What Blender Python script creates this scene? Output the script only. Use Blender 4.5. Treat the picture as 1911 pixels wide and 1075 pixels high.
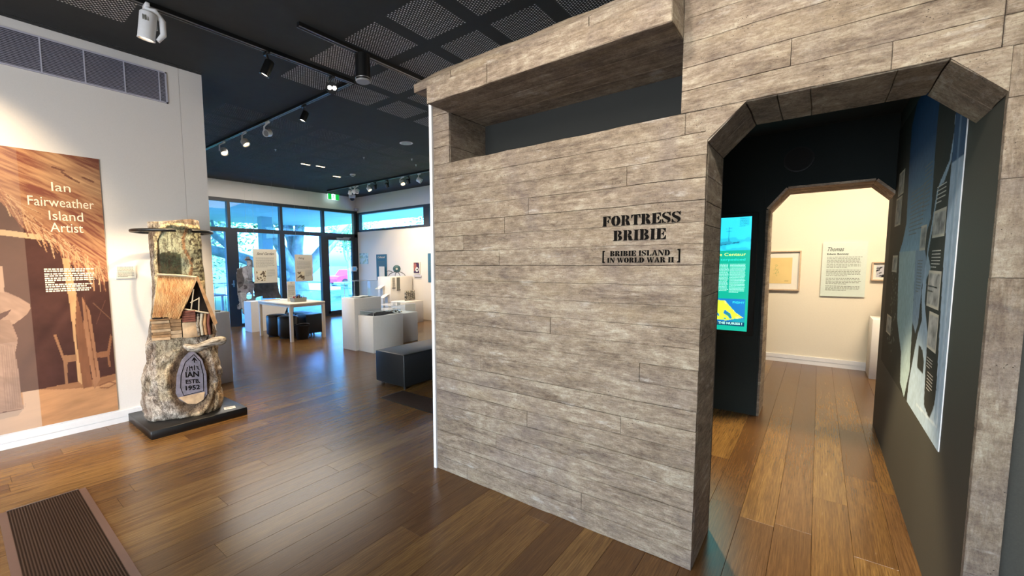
import bpy, math, random
import numpy as np
from mathutils import Vector, Matrix, noise as mnoise
for _o in list(bpy.data.objects): bpy.data.objects.remove(_o)
SC = bpy.context.scene
COL = SC.collection
random.seed(7); RN = random.Random(11); NR = np.random.RandomState(5)
PI = math.pi

# ------------------------------------------------------------------ camera, sky, sun, large lamps, exposure
cam_data = bpy.data.cameras.new('camera'); cam = bpy.data.objects.new('camera', cam_data); COL.objects.link(cam)
cam_data.sensor_width = 36.0; cam_data.lens = 797.8 / 1911 * 36
cam_data.shift_x = 86.7 / 1911; cam_data.shift_y = 20.8 / 1911
cam_data.clip_start = 0.05; cam_data.clip_end = 400
cR = Vector((0.63621574, -0.77146912, -0.00805788)); cU = Vector((0.07053963, 0.0477658, 0.99636469)); cF = Vector((0.7682797, 0.6344713, -0.0848085))
cam.matrix_world = Matrix(((cR.x, cU.x, -cF.x, 0), (cR.y, cU.y, -cF.y, 0), (cR.z, cU.z, -cF.z, 1.55), (0, 0, 0, 1)))
SC.camera = cam

world = bpy.data.worlds.new('sky'); SC.world = world; world.use_nodes = True
wn = world.node_tree; wn.nodes.clear()
wo = wn.nodes.new('ShaderNodeOutputWorld'); wb = wn.nodes.new('ShaderNodeBackground'); sky = wn.nodes.new('ShaderNodeTexSky')
sky.sky_type = 'NISHITA'; sky.sun_disc = False; sky.sun_elevation = math.radians(48); sky.sun_rotation = math.radians(200); sky.air_density = 1.0; sky.dust_density = 3.0
wn.links.new(sky.outputs[0], wb.inputs[0]); wb.inputs[1].default_value = 2.6; wn.links.new(wb.outputs[0], wo.inputs[0])

def lamp(name, typ, loc, aim, energy, color, **kw):
    d = bpy.data.lights.new(name, typ); o = bpy.data.objects.new(name, d); COL.objects.link(o)
    o.location = loc; d.energy = energy; d.color = color
    o.rotation_euler = (Vector(aim) - Vector(loc)).to_track_quat('-Z', 'Y').to_euler()
    for k, v in kw.items(): setattr(d, k, v)
    return o
lamp('sun', 'SUN', (20, 10, 20), (26, 22, 0), 16.0, (1, .95, .86), angle=.01)
WARM = (1.0, .74, .45); NEUT = (1.0, .90, .78); COOL = (.82, .9, 1.0)
# luminaires of the entrance hall, on its ceiling behind and beside the camera
lamp('hall_ceiling_light', 'AREA', (-.9, .6, 3.4), (1.6, 1.0, 1.2), 22, NEUT, shape='RECTANGLE', size=1.2, size_y=.8)
lamp('hall_spot', 'SPOT', (.35, 2.1, 3.45), (2.27, 1.55, 1.95), 115, NEUT, spot_size=math.radians(80), spot_blend=.9, shadow_soft_size=.10)
lamp('hall_spot', 'SPOT', (.45, .9, 3.45), (2.27, .75, 1.95), 120, NEUT, spot_size=math.radians(80), spot_blend=.9, shadow_soft_size=.10)
lamp('hall_spot', 'SPOT', (.55, -.4, 3.45), (2.27, -.15, 2.35), 165, (1, .92, .78), spot_size=math.radians(80), spot_blend=.9, shadow_soft_size=.10)
lamp('hall_ceiling_light', 'AREA', (-1.6, 3.0, 3.4), (-.2, 3.6, 0), 30, NEUT, shape='RECTANGLE', size=1.2, size_y=1.2)
lamp('hall_fill_light', 'AREA', (-4.15, 1.2, 1.5), (2, 2.5, 5.2), 230, COOL, shape='RECTANGLE', size=4.4, size_y=2.6)  # unseen fill lamp behind the camera, added to lift ceiling and hall
SC.view_settings.view_transform = 'Standard'; SC.view_settings.look = 'None'
SC.view_settings.exposure = 0.36; SC.view_settings.gamma = 1.0; SC.view_settings.use_curve_mapping = False
try:
    SC.cycles.max_bounces = 8; SC.cycles.diffuse_bounces = 4; SC.cycles.glossy_bounces = 4; SC.cycles.transparent_max_bounces = 16
    SC.cycles.caustics_reflective = False; SC.cycles.caustics_refractive = False; SC.cycles.sample_clamp_indirect = 6.0
    SC.cycles.use_denoising = True
except Exception: pass

# ------------------------------------------------------------------ materials
def lin(h):
    if isinstance(h, tuple): return h
    h = h.lstrip('#'); c = [int(h[i:i+2], 16) / 255 for i in (0, 2, 4)]
    return tuple((x / 12.92 if x <= .04045 else ((x + .055) / 1.055) ** 2.4) for x in c)
class NT:
    def __init__(s, name):
        s.m = bpy.data.materials.new(name); s.m.use_nodes = True; s.t = s.m.node_tree; s.n = s.t.nodes
        s.b = s.n['Principled BSDF']; s.out = s.n['Material Output']
    def new(s, typ, **kw):
        x = s.n.new(typ)
        for k, v in kw.items(): setattr(x, k, v)
        return x
    def ln(s, a, b): s.t.links.new(a, b)
    def val(s, inp, v):
        if hasattr(v, 'links') or isinstance(v, bpy.types.NodeSocket): s.ln(v, inp)
        else: inp.default_value = v
    def math(s, op, a, b=0.0, c=None):
        x = s.new('ShaderNodeMath', operation=op); s.val(x.inputs[0], a); s.val(x.inputs[1], b)
        if c is not None: s.val(x.inputs[2], c)
        return x.outputs[0]
    def mapping(s, src, scale=(1, 1, 1), loc=(0, 0, 0), rot=(0, 0, 0)):
        x = s.new('ShaderNodeMapping'); s.ln(src, x.inputs[0]); x.inputs['Scale'].default_value = scale; s.val(x.inputs['Location'], loc); x.inputs['Rotation'].default_value = rot
        return x.outputs[0]
    def noise(s, vec, scale, detail=4, rough=.6, out=0, dist=0.0):
        x = s.new('ShaderNodeTexNoise'); s.ln(vec, x.inputs['Vector']); x.inputs['Scale'].default_value = scale; x.inputs['Detail'].default_value = detail; x.inputs['Roughness'].default_value = rough; x.inputs['Distortion'].default_value = dist
        return x.outputs[out]
    def ramp(s, fac, stops):
        x = s.new('ShaderNodeValToRGB'); s.ln(fac, x.inputs[0]); e = x.color_ramp.elements
        while len(e) < len(stops): e.new(.5)
        for i, (p, c) in enumerate(stops):
            c = lin(c) if isinstance(c, str) else c
            e[i].position = p; e[i].color = (*c[:3], 1)
        return x.outputs[0]
    def mix(s, fac, a, b, mode='MIX'):
        x = s.new('ShaderNodeMix', data_type='RGBA', blend_type=mode)
        s.val(x.inputs[0], fac)
        for i, v in ((6, a), (7, b)):
            if isinstance(v, str): v = (*lin(v), 1)
            elif isinstance(v, tuple) and len(v) == 3: v = (*v, 1)
            s.val(x.inputs[i], v)
        return x.outputs[2]
    def bump(s, h, strength=.3, dist=.01, normal=None):
        x = s.new('ShaderNodeBump'); s.ln(h, x.inputs['Height']); x.inputs['Strength'].default_value = strength; x.inputs['Distance'].default_value = dist
        if normal is not None: s.ln(normal, x.inputs['Normal'])
        return x.outputs[0]
    def obj(s): return s.new('ShaderNodeTexCoord').outputs['Object']
    def rnd(s): return s.new('ShaderNodeObjectInfo').outputs['Random']
def plain(name, col, rough=.6, metal=0.0, spec=.5, var=.0, scale=30, bump=0, emit=None, estr=0, coat=0):
    k = NT(name); b = k.b; c = lin(col)
    b.inputs['Roughness'].default_value = rough; b.inputs['Metallic'].default_value = metal; b.inputs['Specular IOR Level'].default_value = spec
    b.inputs['Coat Weight'].default_value = coat
    n = k.noise(k.obj(), scale, 3)
    v = max(var, .02)
    k.ln(k.ramp(n, [(.3, tuple(x * (1 - v) for x in c)), (.7, tuple(min(1, x * (1 + v)) for x in c))]), b.inputs['Base Color'])
    if bump: k.ln(k.bump(n, bump, .003), b.inputs['Normal'])
    if emit: b.inputs['Emission Color'].default_value = (*lin(emit), 1); b.inputs['Emission Strength'].default_value = estr
    return k.m
M = {}
def concrete(name, s1, s2, tone=1.0, warm=False):
    k = NT(name); o = k.obj(); r = k.rnd()
    off = k.new('ShaderNodeCombineXYZ')
    for i, f in enumerate((.25, .25, .9)): k.ln(k.math('MULTIPLY', r, f), off.inputs[i])
    st = k.mapping(o, s1, off.outputs[0]); st2 = k.mapping(o, s2, off.outputs[0])
    a = k.noise(st, 2.0, 8, .72, dist=.35); b_ = k.noise(st2, 8.0, 6, .75, dist=.3); g = k.noise(o, 2.4, 5, .65, dist=.8); f = k.noise(o, 120, 4, .75); mo = k.noise(k.mapping(o, (1, 1, 2.2)), 14, 6, .75)
    base = k.ramp(k.math('ADD', k.math('MULTIPLY', a, .55), k.math('MULTIPLY', mo, .45)), [(.36, '#56483e'), (.43, '#786858'), (.50, '#958472'), (.57, '#b2a48f'), (.65, '#d3c9b6')])
    base = k.mix(.26, base, k.ramp(b_, [(.36, '#5e5046'), (.5, '#978a7b'), (.64, '#cbc3b5')]))
    base = k.mix(k.math('MULTIPLY', k.ramp(k.noise(st, 1.1, 4, .6), [(.55, (0, 0, 0)), (.68, (1, 1, 1))]), .30), base, '#a29072')
    base = k.mix(k.math('MULTIPLY', k.ramp(g, [(.48, (0, 0, 0)), (.68, (1, 1, 1))]), .40), base, '#7b7070')
    base = k.mix(k.math('MULTIPLY', k.ramp(k.noise(k.mapping(o, (1.2, 1.2, 5)), 2.6, 5, .7), [(.60, (0, 0, 0)), (.70, (1, 1, 1))]), .55), base, '#d3cdc4')
    base = k.mix(k.math('MULTIPLY', k.ramp(f, [(.36, (1, 1, 1)), (.50, (0, 0, 0))]), .28), base, '#4a3d34')
    tn = k.math('MULTIPLY_ADD', r, .10, .79 * tone)
    vm = k.new('ShaderNodeVectorMath', operation='SCALE'); k.ln(base, vm.inputs[0]); k.ln(tn, vm.inputs['Scale'])
    vo = k.new('ShaderNodeTexVoronoi', feature='F1'); k.ln(k.mapping(o, (1, 1, 1.25)), vo.inputs['Vector']); vo.inputs['Scale'].default_value = 75; vo.inputs['Randomness'].default_value = 1
    gate = k.ramp(k.noise(o, 7, 3, .6), [(.54, (0, 0, 0)), (.62, (1, 1, 1))])
    pit = k.math('MULTIPLY', k.math('LESS_THAN', vo.outputs['Distance'], .16), gate)
    cl = k.mix(k.math('MULTIPLY', pit, .85), vm.outputs[0], '#2a231e')
    k.ln(cl, k.b.inputs['Base Color']); k.b.inputs['Roughness'].default_value = .9; k.b.inputs['Specular IOR Level'].default_value = .2
    h = k.math('ADD', k.math('MULTIPLY', b_, 1.0), k.math('MULTIPLY', f, .55)); h = k.math('ADD', h, k.math('MULTIPLY', mo, .9)); h = k.math('SUBTRACT', h, k.math('MULTIPLY', pit, .9))
    k.ln(k.bump(h, .7, .008), k.b.inputs['Normal'])
    return k.m
M['conc'] = concrete('board_marked_concrete', (.9, .9, 5.5), (2.2, 2.2, 15))
M['conc_y'] = concrete('board_marked_concrete_level', (9, .9, 9), (22, 2.0, 22), .9)
M['conc_v'] = concrete('board_marked_concrete_upright', (3, 3, .9), (9, 9, 2.0), .98)
M['conc_lit'] = concrete('lit_lining_concrete', (3, .9, 3), (9, 2.0, 9), 2.3)  # lighter copy of the concrete; bounced light on arch head put into colour
M['conc_dark'] = plain('concrete_core', '#3b3129', .95, var=.3, scale=20, bump=.3)

def wood_floor():
    k = NT('floor_timber'); o = k.obj(); at = k.new('ShaderNodeAttribute', attribute_name='tone'); t = at.outputs['Fac']
    off = k.new('ShaderNodeCombineXYZ'); k.ln(k.math('MULTIPLY', t, 37.0), off.inputs[0]); k.ln(k.math('MULTIPLY', t, 91.0), off.inputs[1])
    a = k.noise(k.mapping(o, (.7, 9, 1), off.outputs[0]), 2.2, 5, .6, dist=1.1)
    fine = k.noise(k.mapping(o, (2.2, 70, 1), off.outputs[0]), 3.0, 4, .65)
    wv = k.new('ShaderNodeTexWave', wave_type='BANDS', bands_direction='Y'); k.ln(k.mapping(o, (.35, 7, 1), off.outputs[0]), wv.inputs[0])
    wv.inputs['Scale'].default_value = 3.0; wv.inputs['Distortion'].default_value = 9; wv.inputs['Detail'].default_value = 3; wv.inputs['Detail Scale'].default_value = 1.2
    base = k.ramp(t, [(.0, '#5b4025'), (.3, '#6b4d2b'), (.6, '#7d5e34'), (.85, '#87683b'), (1.0, '#6d4f31')])
    c = k.mix(k.math('MULTIPLY', k.ramp(a, [(.35, (1, 1, 1)), (.62, (0, 0, 0))]), .55), base, '#4a301b')
    c = k.mix(k.math('MULTIPLY', k.ramp(wv.outputs[0], [(.2, (1, 1, 1)), (.7, (0, 0, 0))]), .22), c, '#422b18')
    c = k.mix(k.math('MULTIPLY', k.ramp(fine, [(.38, (1, 1, 1)), (.56, (0, 0, 0))]), .5), c, '#3c2614')
    k.ln(c, k.b.inputs['Base Color'])
    k.ln(k.math('MULTIPLY_ADD', fine, .12, .19), k.b.inputs['Roughness']); k.b.inputs['Specular IOR Level'].default_value = .5
    k.ln(k.bump(fine, .10, .002), k.b.inputs['Normal'])
    return k.m
M['floor'] = wood_floor()
M['wall'] = plain('white_wall_paint', '#d9d6d4', .75, var=.02, scale=120, bump=.08)
M['cream'] = plain('cream_wall_paint', '#dcd5c4', .75, var=.02, scale=120, bump=.05)
M['trimw'] = plain('white_gloss_trim', '#dedfe2', .4)
M['blackceil'] = plain('black_ceiling_paint', '#26292a', .85, var=.12, scale=9, bump=.15)
M['felt'] = plain('grey_acoustic_backing', '#f4f5f8', .95, var=.1, scale=60)
M['panelblack'] = plain('perforated_black_board', '#2a2c2d', .8, var=.06, scale=40)
M['darkwall'] = plain('charcoal_wall_paint', '#3a3831', .7, var=.10, scale=160, bump=.12)
M['darkteal'] = plain('black_green_wall_paint', '#16201f', .8, var=.06, scale=60)
M['black'] = plain('satin_black_metal', '#0c0d0e', .35)
M['blackmatt'] = plain('matt_black', '#1c1c1b', .8)
M['frame'] = plain('charcoal_window_frame', '#23252b', .45)
M['whitemetal'] = plain('white_powder_coat', '#dcdde0', .4)
M['lamp'] = plain('lit_lamp_face', '#ffffff', .5, emit='#fff3dc', estr=14)
M['lampwarm'] = plain('lit_warm_lamp_face', '#ffffff', .5, emit='#ffd7a0', estr=5)
M['lens_grey'] = plain('frosted_lens', '#8e8f90', .4)
M['leather'] = plain('black_leatherette', '#131719', .36, var=.1, scale=90, bump=.12)
M['seam'] = plain('leather_piping', '#07090a', .4)
M['plinth'] = plain('white_plinth_paint', '#e4e1dc', .55)
M['pine'] = plain('pale_table_laminate', '#dcd3c0', .5)
M['grille'] = plain('anodised_brown_grille', '#54443a', .38, metal=.7)
M['grillegap'] = plain('duct_void', '#0b0806', .9)
M['grillefr'] = plain('copper_brown_frame', '#735d53', .35, metal=.4)
M['steel'] = plain('brushed_steel', '#a9a9a9', .3, metal=.9)
M['louvre'] = plain('grey_louvre_blades', '#b4b4c4', .5)
M['navy'] = plain('dark_duct', '#15152a', .9)
M['paper'] = plain('printed_card', '#dcd9d0', .7)
M['board_sage'] = plain('sage_label_board', '#c9d6cf', .6)
M['board_beige'] = plain('sand_label_board', '#c4bdab', .6)
M['board_blue'] = plain('slate_blue_board', '#34647f', .6)
M['ink'] = plain('black_print', '#0a0807', .9, spec=.1)
M['inkgrey'] = plain('grey_print', '#6f726c', .7)
M['inkwhite'] = plain('cream_print', '#f3e3cc', .7, emit=None)
M['oakframe'] = plain('pale_oak_moulding', '#bfa88c', .5, var=.12, scale=50)
M['greyfab'] = plain('grey_plastic_tray', '#8e9189', .6)
M['green'] = plain('exit_green', '#0f9a3a', .5, emit='#12b040', estr=.9)
M['exitwhite'] = plain('exit_white', '#e8fff4', .5, emit='#d8ffff', estr=1.3)
M['dirt'] = plain('speckled_navy_cloth', '#1b1620', .9, var=.3)
M['thatch'] = None
def glass(name, tint, refl=.12, rough=.0):
    k = NT(name); k.n.remove(k.b); tr = k.new('ShaderNodeBsdfTransparent'); tr.inputs[0].default_value = (*tint, 1)
    gl = k.new('ShaderNodeBsdfGlossy'); gl.inputs['Roughness'].default_value = rough; gl.inputs[0].default_value = (1, 1, 1, 1)
    fr = k.new('ShaderNodeFresnel'); fr.inputs[0].default_value = 1.45; mx = k.new('ShaderNodeMixShader')
    geo = k.new('ShaderNodeNewGeometry'); k.ln(k.math('MULTIPLY', k.math('MULTIPLY', fr.outputs[0], refl / .12), k.math('SUBTRACT', 1.0, geo.outputs['Backfacing'])), mx.inputs[0]); k.ln(tr.outputs[0], mx.inputs[1]); k.ln(gl.outputs[0], mx.inputs[2]); k.ln(mx.outputs[0], k.out.inputs[0])
    return k.m
M['glass'] = glass('tinted_window_glass', (.42, .70, 1.0))
M['acrylic'] = glass('clear_acrylic', (.93, .96, .97), .12)
def attrmat(name, rough=.6, spec=.4, emit=0.0, bump=False):
    k = NT(name); at = k.new('ShaderNodeVertexColor', layer_name='art')
    k.ln(at.outputs[0], k.b.inputs['Base Color']); k.b.inputs['Roughness'].default_value = rough; k.b.inputs['Specular IOR Level'].default_value = spec
    if emit:
        k.ln(at.outputs[0], k.b.inputs['Emission Color']); k.b.inputs['Emission Strength'].default_value = emit
        k.b.inputs['Roughness'].default_value = .25
    if bump:
        o = k.obj(); h = k.math('ADD', k.noise(o, 38, 5, .75), k.math('MULTIPLY', k.noise(k.mapping(o, (1, 1, .4)), 110, 4, .7), .6)); k.ln(k.bump(h, .8, .012), k.b.inputs['Normal'])
        cr = k.ramp(k.noise(k.mapping(o, (1, 1, .38)), 13, 5, .7, dist=.6), [(.455, (0, 0, 0)), (.49, (1, 1, 1)), (.52, (0, 0, 0))]); cr2 = k.ramp(k.noise(k.mapping(o, (1, 1, .5)), 34, 5, .75), [(.40, (1, 1, 1)), (.50, (0, 0, 0))])
        c = k.mix(k.math('MULTIPLY', k.ramp(k.noise(o, 80, 4, .7), [(.40, (1, 1, 1)), (.52, (0, 0, 0))]), .45), at.outputs[0], '#4a382e'); c = k.mix(k.math('MULTIPLY', cr2, .55), c, '#54402f'); c = k.mix(k.math('MULTIPLY', cr, .8), c, '#2c201a'); k.ln(c, k.b.inputs['Base Color'])
    return k.m
M['art'] = attrmat('printed_panel', .75, .25)
M['screen'] = attrmat('backlit_screen', emit=1.1)
M['bark'] = attrmat('carved_bark', .9, .2, bump=True)

# ------------------------------------------------------------------ mesh helpers
FR = {}                                   # frame origin of each object
def fr(o): return FR.get(o.name, Vector((0, 0, 0)))
class MB:
    def __init__(s): s.v = []; s.f = []; s.mi = []; s.sm = []; s.tone = []
    def add(s, vs, fs, mi=0, smooth=False, tone=None):
        n = len(s.v); s.v += [tuple(p) for p in vs]
        for f in fs: s.f.append([i + n for i in f]); s.mi.append(mi); s.sm.append(smooth); s.tone.append(tone)
        return s
    def box(s, a, b, mi=0, tone=None, rot=None, piv=None):
        x0, y0, z0 = (min(a[i], b[i]) for i in range(3)); x1, y1, z1 = (max(a[i], b[i]) for i in range(3))
        vs = [Vector(p) for p in ((x0,y0,z0),(x1,y0,z0),(x1,y1,z0),(x0,y1,z0),(x0,y0,z1),(x1,y0,z1),(x1,y1,z1),(x0,y1,z1))]
        if rot is not None:
            pv = Vector(piv) if piv else Vector(((x0+x1)/2, (y0+y1)/2, (z0+z1)/2)); vs = [rot @ (v - pv) + pv for v in vs]
        return s.add(vs, [(0,3,2,1),(4,5,6,7),(0,1,5,4),(1,2,6,5),(2,3,7,6),(3,0,4,7)], mi, False, tone)
    def bbox(s, a, b, r=.01, mi=0, n=3):   # box with rounded vertical and horizontal edges
        import bmesh
        bm = bmesh.new(); bmesh.ops.create_cube(bm, size=1)
        a = Vector(a); b = Vector(b); c = (a + b) / 2; d = b - a
        for v in bm.verts: v.co = Vector((c.x + v.co.x * d.x, c.y + v.co.y * d.y, c.z + v.co.z * d.z))
        bmesh.ops.bevel(bm, geom=list(bm.edges), offset=r, segments=n, affect='EDGES', profile=.5)
        bm.verts.index_update(); s.add([v.co.copy() for v in bm.verts], [[v.index for v in f.verts] for f in bm.faces], mi, True); bm.free(); return s
    def cyl(s, p0, p1, r0, r1=None, n=20, mi=0, caps=True, smooth=True):
        p0 = Vector(p0); p1 = Vector(p1); r1 = r0 if r1 is None else r1; d = (p1 - p0).normalized()
        a = d.orthogonal().normalized(); b = d.cross(a); vs = []
        for p, r in ((p0, r0), (p1, r1)):
            for i in range(n): t = 2 * PI * i / n; vs.append(p + a * math.cos(t) * r + b * math.sin(t) * r)
        s.add(vs, [(i, (i+1) % n, n + (i+1) % n, n + i) for i in range(n)], mi, smooth)
        if caps: s.add(vs[:n], [tuple(range(n))[::-1]], mi); s.add(vs[n:], [tuple(range(n))], mi)
        return s
    def tube(s, pts, rad, n=10, mi=0, closed=False):
        pts = [Vector(p) for p in pts]; m = len(pts); rs = rad if isinstance(rad, (list, tuple)) else [rad] * m; vs = []
        up = Vector((0, 0, 1)); prev = None
        for i, p in enumerate(pts):
            q0 = pts[(i - 1) % m] if (closed or i > 0) else p; q1 = pts[(i + 1) % m] if (closed or i < m - 1) else p
            d = (q1 - q0).normalized()
            a = (prev - d * prev.dot(d)).normalized() if prev is not None and (prev - d * prev.dot(d)).length > 1e-4 else d.orthogonal().normalized()
            prev = a; b = d.cross(a)
            for j in range(n): t = 2 * PI * j / n; vs.append(p + a * math.cos(t) * rs[i] + b * math.sin(t) * rs[i])
        fs = [(i*n + j, i*n + (j+1) % n, ((i+1) % m)*n + (j+1) % n, ((i+1) % m)*n + j) for i in range(m if closed else m - 1) for j in range(n)]
        s.add(vs, fs, mi, True)
        if not closed: s.add(vs[:n], [tuple(range(n))[::-1]], mi); s.add(vs[-n:], [tuple(range(n))], mi)
        return s
    def lathe(s, c, prof, n=24, mi=0, axis=None):
        c = Vector(c); ax = Vector(axis or (0, 0, 1)).normalized(); a = ax.orthogonal().normalized(); b = ax.cross(a); vs = []
        for r, h in prof:
            for i in range(n): t = 2 * PI * i / n; vs.append(c + ax * h + (a * math.cos(t) + b * math.sin(t)) * max(r, 1e-4))
        s.add(vs, [(k*n + i, k*n + (i+1) % n, (k+1)*n + (i+1) % n, (k+1)*n + i) for k in range(len(prof) - 1) for i in range(n)], mi, True); return s
    def prism(s, poly, o, u, v, n, depth, mi=0):   # polygon in (u,v) at origin o, extruded by depth along -n
        o = Vector(o); u = Vector(u); v = Vector(v); n = Vector(n); k = len(poly)
        A = [o + u * p[0] + v * p[1] for p in poly]; B = [p - n * depth for p in A]
        s.add(A + B, [tuple(range(k)), tuple(range(2*k - 1, k - 1, -1))] + [(i, k + i, k + (i+1) % k, (i+1) % k) for i in range(k)], mi); return s
    def build(s, name, mats, parent=None, local=False, origin=None, label=None, kind=None, recalc=True):
        me = bpy.data.meshes.new(name)
        vs = np.array(s.v, dtype=float).reshape(-1, 3)
        if parent is not None: off = Vector((0, 0, 0)) if local else fr(parent)
        elif origin is not None: off = Vector(origin)
        else: off = Vector((*(vs[:, :2].min(0) + vs[:, :2].max(0)) / 2, vs[:, 2].min()))
        vs = vs - np.array(off)
        me.from_pydata(vs.tolist(), [], s.f)
        for m in (mats if isinstance(mats, (list, tuple)) else [mats]): me.materials.append(m)
        me.polygons.foreach_set('material_index', s.mi); me.polygons.foreach_set('use_smooth', s.sm)
        if any(t is not None for t in s.tone):
            at = me.attributes.new('tone', 'FLOAT', 'FACE'); at.data.foreach_set('value', [t or 0 for t in s.tone])
        if recalc:
            import bmesh
            bm = bmesh.new(); bm.from_mesh(me); bmesh.ops.recalc_face_normals(bm, faces=bm.faces); bm.to_mesh(me); bm.free()
        me.update(); o = bpy.data.objects.new(name, me); COL.objects.link(o)
        if parent is not None: o.parent = parent; FR[o.name] = fr(parent) if not local else Vector((0, 0, 0))
        else: o.location = off; FR[o.name] = Vector(off)
        if label: o['label'] = label
        if kind: o['kind'] = kind
        return o
def tag(o, label=None, cat=None, group=None, kind=None):
    for k, v in (('label', label), ('category', cat), ('group', group), ('kind', kind)):
        if v: o[k] = v
    return o
def thing(name, label, cat, loc=(0, 0, 0), rz=0, group=None):
    o = bpy.data.objects.new(name, None); COL.objects.link(o); o.location = loc; o.rotation_euler = (0, 0, rz); o.empty_display_size = .1
    FR[o.name] = Vector(loc); return tag(o, label, cat, group)
def struct(name):
    o = bpy.data.objects.new(name, None); COL.objects.link(o); o['kind'] = 'structure'; FR[o.name] = Vector((0, 0, 0)); return o
def S(o): o['kind'] = 'structure'; return o
def child_copy(o, parent, loc):
    c = o.copy(); COL.objects.link(c); c.parent = parent; c.location = loc; return c
def place_text(body, name, o, u, v, n, height, mat, parent, align='CENTER', shear=0, width=None, bold=0, label=None, sx=1.0):
    cu = bpy.data.curves.new('txt', 'FONT'); cu.body = body; cu.size = 1; cu.align_x = align; cu.shear = shear; cu.offset = bold; cu.resolution_u = 3
    to = bpy.data.objects.new('txt', cu); COL.objects.link(to); dg = bpy.context.evaluated_depsgraph_get()
    me = bpy.data.meshes.new_from_object(to.evaluated_get(dg)); bpy.data.objects.remove(to); bpy.data.curves.remove(cu)
    me.name = name; P = np.array([p.co[:] for p in me.vertices]); w = P[:, 0].max() - P[:, 0].min()
    hs = height / .7; ws = hs * sx if width is None else width / w
    O = Vector(o) - fr(parent); U = Vector(u); V = Vector(v)
    if align == 'CENTER': P[:, 0] -= (P[:, 0].max() + P[:, 0].min()) / 2
    for i, p in enumerate(me.vertices): p.co = O + U * (P[i, 0] * ws) + V * (P[i, 1] * hs)
    me.materials.append(mat); ob = bpy.data.objects.new(name, me); COL.objects.link(ob); ob.parent = parent; FR[ob.name] = fr(parent)
    if label: ob['label'] = label
    return ob
def text_lines(name, o, u, v, w, h, rows, mat, parent, seed=0, fill=.55, last=.6):   # paragraph too small to read: word strokes
    R = random.Random(seed); m = MB(); u = Vector(u); v = Vector(v); o = Vector(o); n = u.cross(v).normalized(); rh = h / rows
    for r in range(rows):
        x = 0; end = w * (last if r == rows - 1 else 1 - .06 * R.random())
        while x < end:
            ww = min((.03 + .07 * R.random()) * w, end - x); y0 = -rh * (r + .5 + fill / 2); y1 = -rh * (r + .5 - fill / 2)
            m.add([o + u * x + v * y0, o + u * (x + ww) + v * y0, o + u * (x + ww) + v * y1, o + u * x + v * y1], [(0, 1, 2, 3)]); x += ww + .018 * w
    return m.build(name, mat, parent, recalc=False)

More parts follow.
